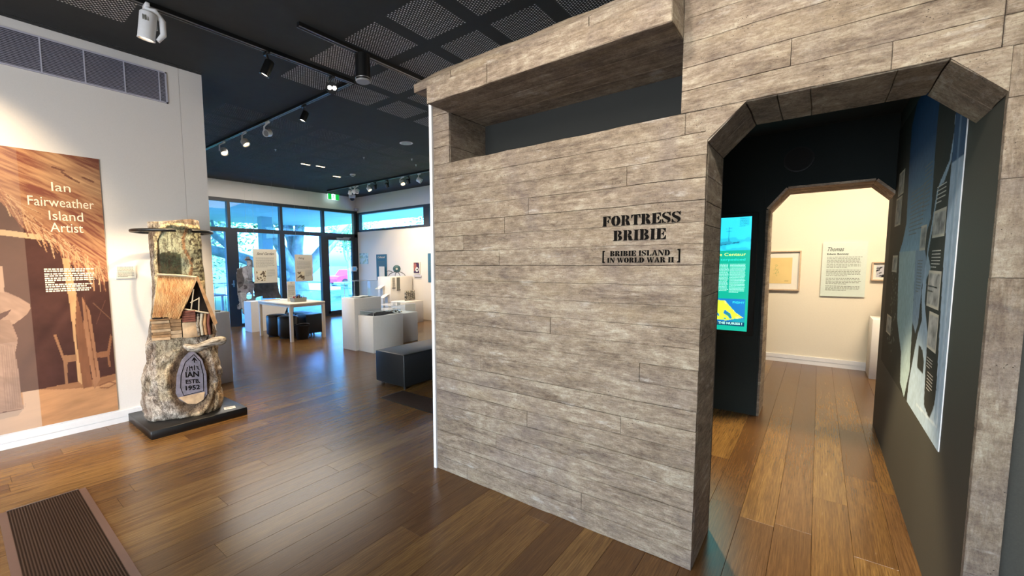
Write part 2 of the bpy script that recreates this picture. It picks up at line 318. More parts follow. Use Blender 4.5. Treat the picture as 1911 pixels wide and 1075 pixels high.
# ------------------------------------------------------------------ print painter (numpy canvas -> colour attribute on a fine mesh)
class Canvas:
    def __init__(s, u0, v0, u1, v1, res):    # world rectangle, v up
        s.u0, s.v0, s.u1, s.v1 = u0, v0, u1, v1; s.W = max(2, int(round(abs(u1 - u0) / res))); s.H = max(2, int(round(abs(v1 - v0) / res)))
        s.X, s.Y = np.meshgrid(np.linspace(u0, u1, s.W), np.linspace(v1, v0, s.H)); s.c = np.zeros((s.H, s.W, 3))
    def mask(s, poly):
        m = np.zeros(s.X.shape, bool); n = len(poly)
        for i in range(n):
            (xa, ya), (xb, yb) = poly[i], poly[(i + 1) % n]
            if ya == yb: continue
            c = ((ya > s.Y) != (yb > s.Y)) & (s.X < (xb - xa) * (s.Y - ya) / (yb - ya) + xa); m ^= c
        return m
    def fill(s, m, col, a=1.0):
        if isinstance(m, list): m = s.mask(m)
        col = np.array(lin(col)); a = (m * a)[..., None] if not np.isscalar(a) else m[..., None] * a
        s.c = s.c * (1 - a) + col * a
    def line(s, pts, w, col, a=1.0):
        for (x0, y0), (x1, y1) in zip(pts[:-1], pts[1:]):
            dx, dy = x1 - x0, y1 - y0; L = dx*dx + dy*dy + 1e-12; t = np.clip(((s.X - x0)*dx + (s.Y - y0)*dy) / L, 0, 1)
            d = np.hypot(s.X - x0 - t*dx, s.Y - y0 - t*dy); s.fill(d < w / 2, col, a)
    def noise(s, su, sv, ang=0, seed=0, octv=3, X=None, Y=None):
        R = np.random.RandomState(seed); ca, sa = math.cos(ang), math.sin(ang); X = s.X if X is None else X; Y = s.Y if Y is None else Y
        out = np.zeros(X.shape); amp = 1; tot = 0
        for k in range(octv):
            G = R.rand(64, 64); x = (X*ca + Y*sa) * su * 2**k + 17.3*k; y = (-X*sa + Y*ca) * sv * 2**k + 5.1*k
            xi = np.floor(x).astype(int); yi = np.floor(y).astype(int); fx = x - xi; fy = y - yi; fx = fx*fx*(3-2*fx); fy = fy*fy*(3-2*fy)
            g = lambda i, j: G[(yi + j) % 64, (xi + i) % 64]
            out += amp * ((g(0,0)*(1-fx) + g(1,0)*fx)*(1-fy) + (g(0,1)*(1-fx) + g(1,1)*fx)*fy); tot += amp; amp *= .6
        return out / tot
    def build(s, name, o, u, v, mat, parent, label=None, inside=None):   # vertex (x,y) -> o + u*x + v*y
        O = np.array(o, float) - np.array(fr(parent)); U = np.array(u, float); V = np.array(v, float)
        P = O + s.X[..., None] * U + s.Y[..., None] * V; idx = np.arange(s.W * s.H).reshape(s.H, s.W)
        F = np.stack([idx[1:, :-1], idx[1:, 1:], idx[:-1, 1:], idx[:-1, :-1]], -1).reshape(-1, 4)
        if inside is not None: F = F[(inside[1:, :-1] & inside[:-1, 1:]).reshape(-1)]
        me = bpy.data.meshes.new(name); me.vertices.add(P.size // 3); me.vertices.foreach_set('co', P.reshape(-1))
        me.loops.add(F.size); me.loops.foreach_set('vertex_index', F.reshape(-1).astype(np.int32)); me.polygons.add(len(F))
        me.polygons.foreach_set('loop_start', np.arange(0, F.size, 4, dtype=np.int32)); me.update(calc_edges=True)
        at = me.color_attributes.new('art', 'FLOAT_COLOR', 'POINT'); C = np.ones((s.W * s.H, 4)); C[:, :3] = np.clip(s.c, 0, 1).reshape(-1, 3); at.data.foreach_set('color', C.reshape(-1))
        me.materials.append(mat); ob = bpy.data.objects.new(name, me); COL.objects.link(ob); ob.parent = parent; FR[ob.name] = fr(parent)
        if label: ob['label'] = label
        return ob

# ------------------------------------------------------------------ room shell
H = 3.6
X1, Y1, Z1 = Vector((1, 0, 0)), Vector((0, 1, 0)), Vector((0, 0, 1))
floor = S(MB().box((-4.2, -4, -.12), (8.6, 11.3, -.012)).build('floor', M['conc_dark'], origin=(0, 0, 0)))
PW = .171; rows = []
def plank_mb(mb, x0, x1, y0, tone):
    g = .0005; c = .0009; zt = 0.0
    a = [(x0+g, y0+g), (x1-g, y0+g), (x1-g, y0+PW-g), (x0+g, y0+PW-g)]; b = [(x0+g+c, y0+g+c), (x1-g-c, y0+g+c), (x1-g-c, y0+PW-g-c), (x0+g+c, y0+PW-g-c)]
    vs = [(p[0], p[1], -.012) for p in a] + [(p[0], p[1], zt - .001) for p in a] + [(p[0], p[1], zt) for p in b]
    mb.add(vs, [(8,9,10,11)] + [(i, (i+1)%4, 4+(i+1)%4, 4+i) for i in range(4)] + [(4+i, 4+(i+1)%4, 8+(i+1)%4, 8+i) for i in range(4)], 0, False, tone)
far = MB(); nplank = 0
for r in range(-23, 66):
    y0 = -.04 + r * PW; x = -4.2 + RN.random() * 1.6
    if r % 2: x += .3
    while x < 8.5:
        L = RN.choice((1.1, 1.5, 1.83, 1.83, 2.1)); x1 = min(x + L, 8.55); tone = RN.random()
        vis = x1 > -.1 and y0 > -.7 and y0 < 5.6 and x < 5.2 and not (x > 2.7 and y0 > .9 and y0 < 2.6) and (y0 < 5.2 or x > 1.8) and (x1*.77 + y0*.63) > .9
        if vis or (y0 > -.7 and y0 < .6 and x < 8.1 and x1 > -.1):
            m = MB(); plank_mb(m, x, x1, y0, tone); m.build('plank', M['floor'], floor, recalc=False); nplank += 1
        else: plank_mb(far, x, x1, y0, tone)
        x = x1
tag(far.build('planks_beyond', M['floor'], floor, recalc=False), kind='stuff')

ceiling = S(MB().box((-4.2, -4, H + .03), (8.6, 11.3, H + .2)).build('ceiling', M['blackceil'], origin=(0, 0, 0)))
nx = [(x, x + .525) for x in (-.07, .59)] + [(x, x + .525) for x in (2.465, 3.128, 3.79, 4.453)]
ny = [(y, y + .475) for y in (.65, 1.24, 1.832, 2.42, 3.008, 3.60, 4.19)]
fx = [(2.40 + .69 * i, 2.40 + .69 * i + .575) for i in range(7)]; fy = [(5.93 + .56 * i, 5.93 + .56 * i + .475) for i in range(8)]
def perf_mesh(w, d, pitch, rad, dep=.0012):
    m = MB(); ph = pitch * .866; nyy = int(d / ph); ox = (w - int(w / pitch) * pitch) / 2; yy0 = (d - nyy * ph) / 2; N = 6
    for j in range(nyy):
        y0 = yy0 + j * ph; sh = pitch / 2 if j % 2 else 0; cnt = int(w / pitch) - (1 if j % 2 else 0); xs = ox + sh
        if xs > 1e-6: m.add([(0, y0, 0), (xs, y0, 0), (xs, y0+ph, 0), (0, y0+ph, 0)], [(0, 3, 2, 1)])
        xe = xs + cnt * pitch
        if w - xe > 1e-6: m.add([(xe, y0, 0), (w, y0, 0), (w, y0+ph, 0), (xe, y0+ph, 0)], [(0, 3, 2, 1)])
        for i in range(cnt):
            xa = xs + i * pitch; cx = xa + pitch / 2; cy = y0 + ph / 2
            hx = [(cx + rad * math.cos(2*PI*k/N), cy + rad * math.sin(2*PI*k/N)) for k in range(N)]
            vs = [(xa+pitch, y0+ph, 0), (xa, y0+ph, 0), (xa, y0, 0), (xa+pitch, y0, 0)] + [(p[0], p[1], 0) for p in hx] + [(p[0], p[1], dep) for p in hx]
            # corners: 0 +x+y,1 -x+y,2 -x-y,3 +x-y ; hex 4..9 at 0,60,120,180,240,300
            m.add(vs, [(0,4,5),(0,5,6,1),(1,6,7),(1,7,2),(2,7,8),(2,8,9,3),(3,9,4),(3,4,0)][:8] + [(4+k, 10+k, 10+(k+1)%6, 4+(k+1)%6) for k in range(6)])
    for (ya, yb) in ((0, yy0), (yy0 + nyy*ph, d)):
        if yb - ya > 1e-6: m.add([(0, ya, 0), (w, ya, 0), (w, yb, 0), (0, yb, 0)], [(0, 3, 2, 1)])
    m.add([(0, 0, dep + .0003), (w, 0, dep + .0003), (w, d, dep + .0003), (0, d, dep + .0003)], [(0, 3, 2, 1)], 1)
    return m
pm_near = perf_mesh(.525, .475, .0262, .0080).build('perforated_panel', [M['panelblack'], M['felt']], ceiling, local=True, recalc=False)
pm_far = perf_mesh(.575, .475, .0262, .0062, .002).build('perforated_panel', [M['panelblack'], M['felt']], ceiling, local=True, recalc=False)
first = True
for (x0, x1) in nx:
    for (y0, y1) in ny:
        if first: pm_near.location = (x0, y0, H); first = False
        else: child_copy(pm_near, ceiling, (x0, y0, H))
first = True
for (x0, x1) in fx:
    for (y0, y1) in fy:
        if first: pm_far.location = (x0, y0, H); first = False
        else: child_copy(pm_far, ceiling, (x0, y0, H))
def flush_ceiling():    # plain board between the panels, cut out where they sit
    xs = sorted({-4.2, 8.6} | {v for p in nx for v in p} | {v for p in fx for v in p}); ys = sorted({-4, 11.3, 5.2, 5.206} | {v for p in ny for v in p} | {v for p in fy for v in p}); m = MB()
    ins = lambda x, y, A, B: any(a < x < b for a, b in A) and any(a < y < b for a, b in B)
    for i in range(len(xs) - 1):
        for j in range(len(ys) - 1):
            cx = (xs[i] + xs[i+1]) / 2; cy = (ys[j] + ys[j+1]) / 2
            if ins(cx, cy, nx, ny) or ins(cx, cy, fx, fy) or 5.2 < cy < 5.206: continue
            m.add([(xs[i], ys[j], H), (xs[i+1], ys[j], H), (xs[i+1], ys[j+1], H), (xs[i], ys[j+1], H)], [(0, 3, 2, 1)])
    return m.build('plasterboard', M['blackceil'], ceiling, recalc=False)
flush_ceiling()

YL = 5.27
wl = S(MB().box((-4.2, YL, 0), (1.688, YL + .14, H + .1)).box((1.692, YL, 0), (1.911, YL + .14, H + .1)).box((1.686, YL + .004, 0), (1.694, YL + .136, H + .1)).build('wall_left', M['wall'], origin=(0, 0, 0)))
bl = S(MB().box((-4.2, YL - .018, 0), (1.9, YL, .052)).box((-4.2, YL - .012, .052), (1.9, YL, .058)).box((-4.2, YL - .02, .058), (1.9, YL, .118)).build('baseboard_left', M['trimw'], origin=(0, 0, 0)))
S(MB().box((1.25, YL + .14, 0), (1.39, 11.3, H + .1)).build('wall_gallery_side', M['wall'], origin=(0, 0, 0)))
S(MB().box((-4.3, -4, 0), (-4.2, -1.1, H + .1)).box((-4.3, 3.5, 0), (-4.2, 11.3, H + .1)).box((-4.3, -1.1, 2.9), (-4.2, 3.5, H + .1)).build('wall_back', M['wall'], origin=(0, 0, 0)))
w3 = struct('added_window')  # unseen window, added only to frame the fill lamp behind the camera
for a_, b_ in (((-4.3, -1.1, 0), (-4.2, 3.5, .08)), ((-4.3, -1.1, 2.82), (-4.2, 3.5, 2.9)), ((-4.3, -1.1, .08), (-4.2, -1.02, 2.82)), ((-4.3, 3.42, .08), (-4.2, 3.5, 2.82)), ((-4.3, 1.16, .08), (-4.2, 1.24, 2.82))): MB().box(a_, b_).build('window_frame', M['frame'], w3)
for a_, b_ in ((-1.02, 1.16), (1.24, 3.42)): MB().box((-4.27, a_, .08), (-4.262, b_, 2.82)).build('window_pane', M['acrylic'], w3)
S(MB().box((-4.2, -4.1, 0), (8.6, -4, H + .1)).build('wall_right', M['wall'], origin=(0, 0, 0)))

# window wall (far left) y = 11.24 and gallery end wall x = 8.29
YW, XG = 11.24, 8.29
S(MB().box((1.3, YW, 3.17), (XG + .15, YW + .15, H + .1)).build('wall_far', M['wall'], origin=(0, 0, 0)))
S(MB().box((XG, 2.3, 0), (XG + .15, YW, 2.53)).box((XG, 2.3, 3.12), (XG + .15, YW, H + .1)).box((XG, 2.3, 2.53), (XG + .15, 5.0, 3.12)).build('wall_end', M['wall'], origin=(0, 0, 0)))
S(MB().box((XG - .018, 2.3, 0), (XG, 8.04, .052)).box((XG - .02, 2.3, .058), (XG, 8.04, .118)).box((XG - .018, 9.6, 0), (XG, 11.2, .118)).build('baseboard_end', M['trimw'], origin=(0, 0, 0)))
def window(name, y_axis, ups, lows, z0, z1, zt0, zt1, ztop):
    w = struct(name); return w
w1 = struct('window_1')
F_ = lambda a, b, nm='window_frame': MB().box(a, b).build(nm, M['frame'], w1)
F_((1.4, YW - .03, 3.09), (XG, YW + .08, 3.17), 'head_rail'); F_((1.4, YW - .03, 2.36), (XG, YW + .08, 2.46), 'transom'); F_((1.4, YW - .03, 0), (XG, YW + .08, .06), 'sill_rail')
ux = [1.9, 3.25, 4.50, 5.83, 7.10]; 
for x in ux: F_((x - .035, YW - .03, 2.46), (x + .035, YW + .08, 3.09), 'mullion')
F_((8.16, YW - .03, 0), (XG, YW + .08, 3.09), 'corner_post')
lx = [(1.85, 1.95), (3.2, 3.3), (4.40, 4.68), (5.76, 5.90), (7.00, 7.17)]
for a, b in lx: F_((a, YW - .03, .06), (b, YW + .08, 2.36), 'stile')
F_((7.17, YW - .02, 2.26), (8.16, YW + .06, 2.36), 'door_head'); F_((7.17, YW - .02, .06), (7.25, YW + .06, 2.26), 'door_stile'); F_((8.08, YW - .02, .06), (8.16, YW + .06, 2.26), 'door_stile'); F_((7.17, YW - .02, .06), (8.16, YW + .06, .14), 'door_sill')
MB().box((7.5, YW - .07, 2.28), (7.95, YW - .02, 2.33)).box((7.72, YW - .10, 2.33), (7.98, YW - .06, 2.35)).build('door_closer', M['steel'], w1, label='brushed metal door closer')
MB().box((4.50, YW - .07, 1.0), (4.53, YW - .03, 1.16)).box((4.46, YW - .09, 1.05), (4.53, YW - .07, 1.08)).build('door_handle', M['steel'], w1, label='brushed metal latch handle')
ed = [1.4] + ux + [8.16]
for a, b in zip(ed[:-1], ed[1:]): MB().box((a + .03, YW + .02, 2.46), (b - .03, YW + .028, 3.09)).build('window_pane', M['glass'], w1)
le = [(1.4, 1.85), (1.95, 3.2), (3.3, 4.40), (4.68, 5.76), (5.90, 7.00), (7.25, 8.08)]
for a, b in le: MB().box((a, YW + .02, .06), (b, YW + .028, 2.36 if b < 8 else 2.26)).build('window_pane', M['glass'], w1)
w2 = struct('window_2')
for a, b, nm in (((XG - .02, 5.0, 3.06), (XG + .1, YW, 3.12), 'head_rail'), ((XG - .02, 5.0, 2.53), (XG + .1, YW, 2.59), 'sill_rail'), ((XG - .02, 11.1, 2.59), (XG + .1, YW, 3.06), 'mullion'), ((XG - .02, 8.06, 2.59), (XG + .1, 8.28, 3.06), 'mullion'), ((XG - .02, 5.0, 2.59), (XG + .1, 5.1, 3.06), 'mullion')):
    MB().box(a, b).build(nm, M['frame'], w2)
for a, b in ((8.28, 11.1), (5.1, 8.06)): MB().box((XG + .03, a, 2.59), (XG + .038, b, 3.06)).build('window_pane', M['glass'], w2)
# partition that closes the bunker room and the room behind it
S(MB().box((5.053, .432, 0), (5.45, 2.16, 2.8)).build('wall_inner', M['darkteal'], origin=(0, 0, 0)))
S(MB().box((2.72, 2.10, 0), (5.053, 2.16, 2.8)).box((5.46, 2.10, 0), (XG, 2.3, H)).build('wall_partition', [M['darkteal']], origin=(0, 0, 0)))
S(MB().box((5.053, -.46, 2.262), (5.45, .432, 2.8)).build('wall_over_arch', M['darkteal'], origin=(0, 0, 0)))
S(MB().box((2.303, -.62, 0), (5.487, -.462, H)).build('wall_passage', M['darkwall'], origin=(0, 0, 0)))
S(MB().box((2.303, -4, 0), (2.42, -.621, H)).build('wall_front_right', M['darkwall'], origin=(0, 0, 0)))
S(MB().box((2.70, -.462, 2.74), (5.04, 2.10, 2.8)).build('ceiling_bunker', M['blackceil'], origin=(0, 0, 0)))
XB = 8.08
S(MB().box((XB, -4, 0), (XB + .15, 2.10, H)).build('wall_room_beyond', M['cream'], origin=(0, 0, 0)))
S(MB().box((XB - .018, -4, 0), (XB, 2.1, .055)).box((XB - .02, -4, .062), (XB, 2.1, .118)).box((XB - .008, -4, .055), (XB, 2.1, .062)).build('baseboard_room_beyond', M['trimw'], origin=(0, 0, 0)))

# ------------------------------------------------------------------ concrete bunker facade
XF = 2.27; SX = 2.69
bun = thing('bunker_facade', 'weathered board-marked grey concrete bunker wall with slot opening, visor slab and chamfered doorway', 'wall', (XF, .8, 0))
def board(name, o, u, v, n, w, h, depth=.03, mat='conc', gap=None, par=None, wob=.0012, proud=None, seed=None):
    """one cast board impression: rectangle w x h from origin o, edges slightly wavy, arris softened"""
    gap = gap if gap is not None else RN.choice((-.0002, .0001, .0004, .0009, .0015)); pr = (RN.random() - .5) * .0018 if proud is None else proud
    u = Vector(u); v = Vector(v); n = Vector(n); o0 = Vector(o); o = o0 + n * pr; k = max(2, min(26, int(w / .055)))
    J = lambda: gap + RN.random() * wob * .5
    def W(x, y):
        p = o0 + u * x + v * y; q = mnoise.noise(Vector((p.x * 6, p.y * 6, p.z * 23))) * .0042 + mnoise.noise(Vector((p.x * 26, p.y * 26, p.z * 31))) * .0016
        return (x, y + (q if h > .05 else 0))
    bot = [((J() if i == 0 else (w - J() if i == k else w * i / k)), W(w * i / k, 0)[1] + J()) for i in range(k + 1)]; top = [((w - J() if i == 0 else (J() if i == k else w * (k - i) / k)), W(w * (k - i) / k, h)[1] - J()) for i in range(k + 1)]
    out = bot + top; m = MB(); c = RN.choice((.0008, .0014, .0024))
    cx, cy = w / 2, h / 2
    inn = [(x + (c if x < cx else -c) * (1 if abs(x - cx) > w * .45 else 0), y + (c if y < cy else -c)) for x, y in out]; N = len(out)
    A = [o + u * x + v * y for x, y in inn]; B = [o + u * x + v * y - n * (.0012 + c * .5) for x, y in out]; C_ = [o + u * x + v * y - n * depth for x, y in out]
    m.add(A + B + C_, [tuple(range(N))] + [(i, N + i, N + (i+1) % N, (i+1) % N) for i in range(N)] + [(N + i, 2*N + i, 2*N + (i+1) % N, N + (i+1) % N) for i in range(N)])
    return m.build(name, M[mat], par or bun)
def poly_piece(poly, o, u, v, n, depth=.03, mat='conc', name='board'):
    return MB().prism(poly, o, u, v, n, depth).build(name, M[mat], bun)
NX = (-1, 0, 0); YM = Vector((0, -1, 0))
# core behind the boards (front 26 mm thick layer is the boards)
core = MB(); d = .0055
core.box((XF + d, .44, 0), (SX, 2.155, 2.23)); core.box((XF + d, 2.02, 2.23), (SX, 2.155, 2.6)); core.box((XF + d, -.45, 2.26), (SX, .53, 3.59))
core.box((XF + d, -.535, 0), (XF + .03, -.463, 2.3)); core.box((XF + .005, -4, 0), (XF + .0051, -3.99, .01)) if False else None; core.box((XF + d, .53, 2.60), (SX, 2.155, 2.83))
core.build('core', M['conc_dark'], bun)
RH = .102
vj = {19: [.789], 18: [1.376], 17: [1.55], 16: [1.889], 15: [1.591], 11: [1.22], 6: [.79], 0: [1.871], 1: [1.009], 5: [1.38], 8: [1.75], 9: [.7], 3: [1.62], 21: [.52]}
for r in range(22):
    ys = [2.163] + sorted(vj.get(r, []), reverse=True) + [.424 if r < 21 else .43]
    if r == 20: ys[-1] = .424
    for a, b in zip(ys[:-1], ys[1:]): board('board', (XF, a, r * RH), YM, Z1, NX, a - b, RH)
# boards beside the doorway chamfer
poly_piece([(0, 0), (.155, .146), (0, .146)], (XF, .432, 2.098), YM, Z1, NX)
poly_piece([(0, .146), (.137, .146), (.137, 0)], (XF, -.318, 2.098), YM, Z1, NX)
for z0, z1 in ((0, .42), (.42, .95), (.95, 1.482), (1.482, 1.815), (1.815, 2.077), (2.077, 2.244)): board('board', (XF, -.455, z0), YM, Z1, NX, .082, z1 - z0, mat='conc_v', proud=0)
for z0, z1 in ((2.244, 2.36), (2.36, 2.47), (2.47, 2.58), (2.58, 2.72)): board('board', (XF, 2.163, z0), YM, Z1, NX, .152, z1 - z0)
mz = [2.244, 2.345, 2.45, 2.56, 2.665, 2.77, 2.87, 2.97, 3.07, 3.17, 3.27, 3.37, 3.47, 3.59]
mj = {0: [-.17], 1: [.13], 3: [-.02], 5: [.2]}
for i in range(len(mz) - 1):
    ys = [.54] + sorted(mj.get(i, []), reverse=True) + [-.43]
    for a, b in zip(ys[:-1], ys[1:]): board('board', (XF - .004, a, mz[i]), YM, Z1, NX, a - b, mz[i+1] - mz[i])
    board('board', (XF, -.432, mz[i]), YM, Z1, NX, .105, mz[i+1] - mz[i], mat='conc')
# slot: sill top, left cheek, right cheek
for a, b in ((2.01, 1.3), (1.3, .54)): board('board', (XF + .03, a, 2.2445), YM, X1, Z1, a - b, SX - XF - .03, mat='conc_y', proud=0)
for i in range(3): board('board', (XF + .01, 2.010, 2.244 + .112 * i), X1, Z1, (0, -1, 0), SX - XF - .01, .112, mat='conc', proud=0)
MB().box((SX - .004, .53, 2.2), (SX - .001, 2.02, 2.60)).build('slot_backing', plain('charcoal_backing', '#2e2f2d', .8), bun, label='matt black board closing the slot')
# visor slab
sl = MB(); sl.box((2.08, .555, 2.594), (SX, 2.005, 2.69)); sl.build('slab_core', M['conc_dark'], bun)
for a, b in ((2.018, 1.533), (1.533, .54)): board('board', (2.064, a, 2.58), YM, Z1, NX, a - b, .112, depth=.02, proud=0, wob=.003)
for x0, x1 in ((2.066, 2.29), (2.29, 2.51), (2.51, 2.69)): board('board', (x0, .542, 2.580), X1, Y1, (0, 0, -1), x1 - x0, 1.47, depth=.02, mat='conc_y', proud=0)
board('board', (2.066, .54, 2.582), X1, Z1, (0, -1, 0), XF - 2.066, .115, depth=.02, proud=0)
board('board', (2.066, 2.02, 2.582), X1, Z1, (0, 1, 0), XF - 2.066, .115, depth=.02, proud=0)
# sloped cap above the visor, with wavy top edge
for a, b, s_ in ((2.160, 1.828, 1), (1.828, .926, 2), (.926, .54, 3)):
    n_ = max(3, int((a - b) / .08)); m = MB(); vs = []
    for i in range(n_ + 1):
        y = a - .002 - (a - b - .004) * i / n_; w = .012 * mnoise.noise(Vector((y * 4, s_, 0))); rise = min(1, max(.35, (2.175 - y) / .10))
        zt = 2.70 + .165 * rise + w
        vs += [(2.088, y, 2.692), (2.084 + w * .3, y, 2.742), (2.215, y, zt - .02), (2.26, y, zt), (2.42, y, zt), (2.42, y, 2.692)]
    fs = [(i*6 + j, i*6 + (j+1) % 6, (i+1)*6 + (j+1) % 6, (i+1)*6 + j) for i in range(n_) for j in range(6)] + [(0, 1, 2, 3, 4, 5), tuple(n_*6 + j for j in range(5, -1, -1))]
    m.add(vs, fs); m.build('cap_stone', M['conc_y'], bun)
# doorway lining: left reveal, chamfers, head
dz = [0, .11, .215, .32, .42, .53, .63, .735, .84, .95, 1.05, 1.16, 1.27, 1.38, 1.482, 1.60, 1.72, 1.83, 1.95, 2.094]
for a, b in zip(dz[:-1], dz[1:]): board('board', (XF + .03, .424, a), X1, Z1, (0, -1, 0), SX - XF - .03, b - a, depth=.02, mat='conc')
cl = math.hypot(.142, .146); cv = Vector((0, -.142, .146)) / cl; cn = Vector((0, -.146, -.142)) / cl
for x0, x1 in ((XF + .004, 2.48), (2.48, SX)): board('board', (x0, .424, 2.094), X1, cv, cn, x1 - x0, cl, depth=.018, mat='conc_v', proud=0)
for a, b in ((.282, .17), (.17, .06), (.06, -.19), (-.19, -.316)): board('board', (XF + .004, a, 2.240), X1, YM, (0, 0, -1), SX - XF - .004, a - b, depth=.018, mat='conc_v', proud=0)
cv2 = Vector((0, -.146, -.146)).normalized(); cn2 = Vector((0, .146, -.146)).normalized()
for x0, x1 in ((XF + .004, 2.48), (2.48, SX)): board('board', (x0, -.316, 2.240), X1, cv2, cn2, x1 - x0, .205, depth=.018, mat='conc_v', proud=0)
fil = MB(); fil.prism([(.43, 2.09), (.43, 2.27), (.29, 2.27), (.275, 2.255)], (SX - .002, 0, 0), Y1, Z1, X1, .38); fil.prism([(-.31, 2.258), (-.31, 2.27), (-.46, 2.27), (-.46, 2.11)], (SX - .002, 0, 0), Y1, Z1, X1, .38)
fil.build('lining_core', M['conc_dark'], bun)
MB().box((SX, .424, 0), (SX + .02, 2.10, 2.74)).box((SX, -.462, 2.26), (SX + .02, .424, 2.74)).build('inner_lining', M['blackmatt'], bun, label='matt black inner lining of the bunker wall')
# white edge strip of the wall sheet
S(MB().box((XF - .012, 2.164, 0), (XF + .03, 2.190, 2.845)).build('trim_1', M['trimw'], origin=(0, 0, 0)))
S(MB().box((XF + .032, 2.165, 0), (5.1, 2.185, 2.845)).build('wall_gallery_near', M['wall'], origin=(0, 0, 0)))

# ---- stencil lettering
def arc(cx, cy, ro, ri, a0, a1, n=10, sy=1.0, sx=1.0):
    P = [(cx + ro*sx*math.cos(math.radians(a0 + (a1-a0)*i/n)), cy + ro*sy*math.sin(math.radians(a0 + (a1-a0)*i/n))) for i in range(n+1)]
    if isinstance(ri, tuple): rx, ry = ri
    else: rx, ry = ri*sx, ri*sy
    return P + [(cx + rx*math.cos(math.radians(a1 + (a0-a1)*i/n)), cy + ry*math.sin(math.radians(a1 + (a0-a1)*i/n))) for i in range(n+1)]
def stem(x, w, sf=.07): return [(x - sf, 0), (x + w + sf*.2, 0), (x + w + sf*.2, .04), (x + w, .09), (x + w, .91), (x + w + sf*.2, .96), (x + w + sf*.2, 1), (x - sf, 1), (x - sf, .96), (x, .91), (x, .09), (x - sf, .04)]
def stem2(x, w, sf=.07): return [(x - sf, 0), (x + w + sf, 0), (x + w + sf, .04), (x + w, .09), (x + w, .91), (x + w + sf, .96), (x + w + sf, 1), (x - sf, 1), (x - sf, .96), (x, .91), (x, .09), (x - sf, .04)]
G = {}
G['I'] = (.40, [stem2(.08, .24)])
armT = lambda x0, x1: [(x0, .93), (x0, 1), (x1, 1), (x1, .66), (x1 - .04, .66), (x1 - .10, .82), (x0 + .10, .93)]
armB = lambda x0, x1: [(x0, .07), (x0, 0), (x1, 0), (x1, .36), (x1 - .04, .36), (x1 - .10, .18), (x0 + .10, .07)]
mid = [(.40, .46), (.40, .54), (.48, .56), (.53, .68), (.57, .68), (.57, .32), (.53, .32), (.48, .44)]
G['F'] = (.72, [stem(.07, .26), armT(.38, .70), mid]); G['E'] = (.74, [stem(.07, .26), armT(.38, .70), mid, armB(.38, .72)]); G['L'] = (.72, [stem(.07, .26), armB(.38, .70)])
G['T'] = (.76, [stem2(.25, .25, .05), [(.18, 1), (.0, 1), (.0, .66), (.04, .66), (.09, .82), (.18, .92)], [(.57, 1), (.75, 1), (.75, .66), (.71, .66), (.66, .82), (.57, .92)]])
G['O'] = (.80, [arc(.37, .5, .5, (.085, .40), 90, 270, 12, 1.0, .74), arc(.43, .5, .5, (.085, .40), -90, 90, 12, 1.0, .74)])
G['D'] = (.80, [stem(.07, .24), arc(.38, .5, .5, (.13, .40), -90, 90, 12, 1.0, .80)])
G['B'] = (.76, [stem(.07, .24), arc(.38, .755, .245, (.09, .15), -90, 90, 8, 1, 1.25), arc(.38, .26, .26, (.10, .16), -90, 90, 8, 1, 1.35)])
G['R'] = (.80, [stem(.07, .24), arc(.38, .75, .25, (.09, .15), -90, 90, 8, 1, 1.25), [(.38, .46), (.38, .40), (.43, .30), (.45, .08), (.55, 0), (.70, 0), (.79, .10), (.77, .14), (.72, .12), (.70, .30), (.62, .44), (.52, .50)]])
G['S'] = (.68, [[(.60, .66), (.64, .66), (.64, 1), (.60, 1), (.56, .95), (.46, 1), (.34, 1), (.34, .94), (.46, .90), (.54, .80)], [(.26, 1), (.26, .93), (.18, .84), (.20, .72), (.36, .62), (.56, .50), (.65, .36), (.64, .18), (.54, .06), (.40, 0), (.40, .07), (.46, .14), (.44, .26), (.28, .38), (.10, .50), (.02, .64), (.02, .80), (.10, .94)], [(.32, 0), (.20, .0), (.10, .06), (.06, 0), (.01, 0), (.01, .36), (.06, .36), (.12, .18), (.22, .08), (.32, .06)]])
G['A'] = (.82, [[(.0, 0), (.24, 0), (.24, .04), (.16, .07), (.20, .20), (.34, .74), (.38, .95), (.34, 1), (.10, .22), (.05, .05), (.0, .04)], [(.40, 1), (.50, 1), (.78, .07), (.84, .04), (.84, 0), (.48, 0), (.48, .04), (.54, .07), (.42, .62)], [(.24, .26), (.43, .26), (.40, .33), (.26, .33)]])
G['N'] = (.86, [[(.0, 0), (.22, 0), (.22, .04), (.14, .08), (.14, .72), (.09, .80), (.09, .08), (.0, .04)], [(.0, 1), (.28, 1), (.72, .30), (.72, 0), (.62, 0), (.14, .84), (.0, .96)], [(.60, 1), (.86, 1), (.86, .96), (.78, .91), (.78, .34), (.73, .42), (.73, .91), (.60, .96)]])
G['W'] = (1.14, [[(.0, 1), (.32, 1), (.32, .96), (.27, .92), (.42, .22), (.36, 0), (.28, 0), (.06, .93), (.0, .96)], [(.40, 0), (.46, .22), (.58, .72), (.54, .86)], [(.46, 1), (.76, 1), (.76, .96), (.70, .92), (.84, .22), (.78, 0), (.70, 0), (.50, .93), (.46, .96)], [(.82, 0), (.88, .22), (1.04, .91), (.94, .96), (.94, 1), (1.14, 1), (1.14, .96), (1.08, .91), (.86, .0)]])
def stencil(txt, y0, y1, z0, h, jit=0):   # y0 left (larger y) to y1
    W = sum(G[c][0] + .06 if c != ' ' else .34 for c in txt); s = (y0 - y1) / W; x = 0
    par = thing_text; 
    for c in txt:
        if c == ' ': x += .34; continue
        m = MB(); w, polys = G[c]
        for P in polys:
            P = [((p[0] + x) * s + (RN.random() - .5) * h * .02, p[1] * h + (RN.random() - .5) * h * .02) for p in P]
            m.prism(P, (XF - .0045, y0, z0), YM, Z1, NX, .012)
        m.build('letter', M['ink'], bun, recalc=True); x += w + .06
thing_text = bun
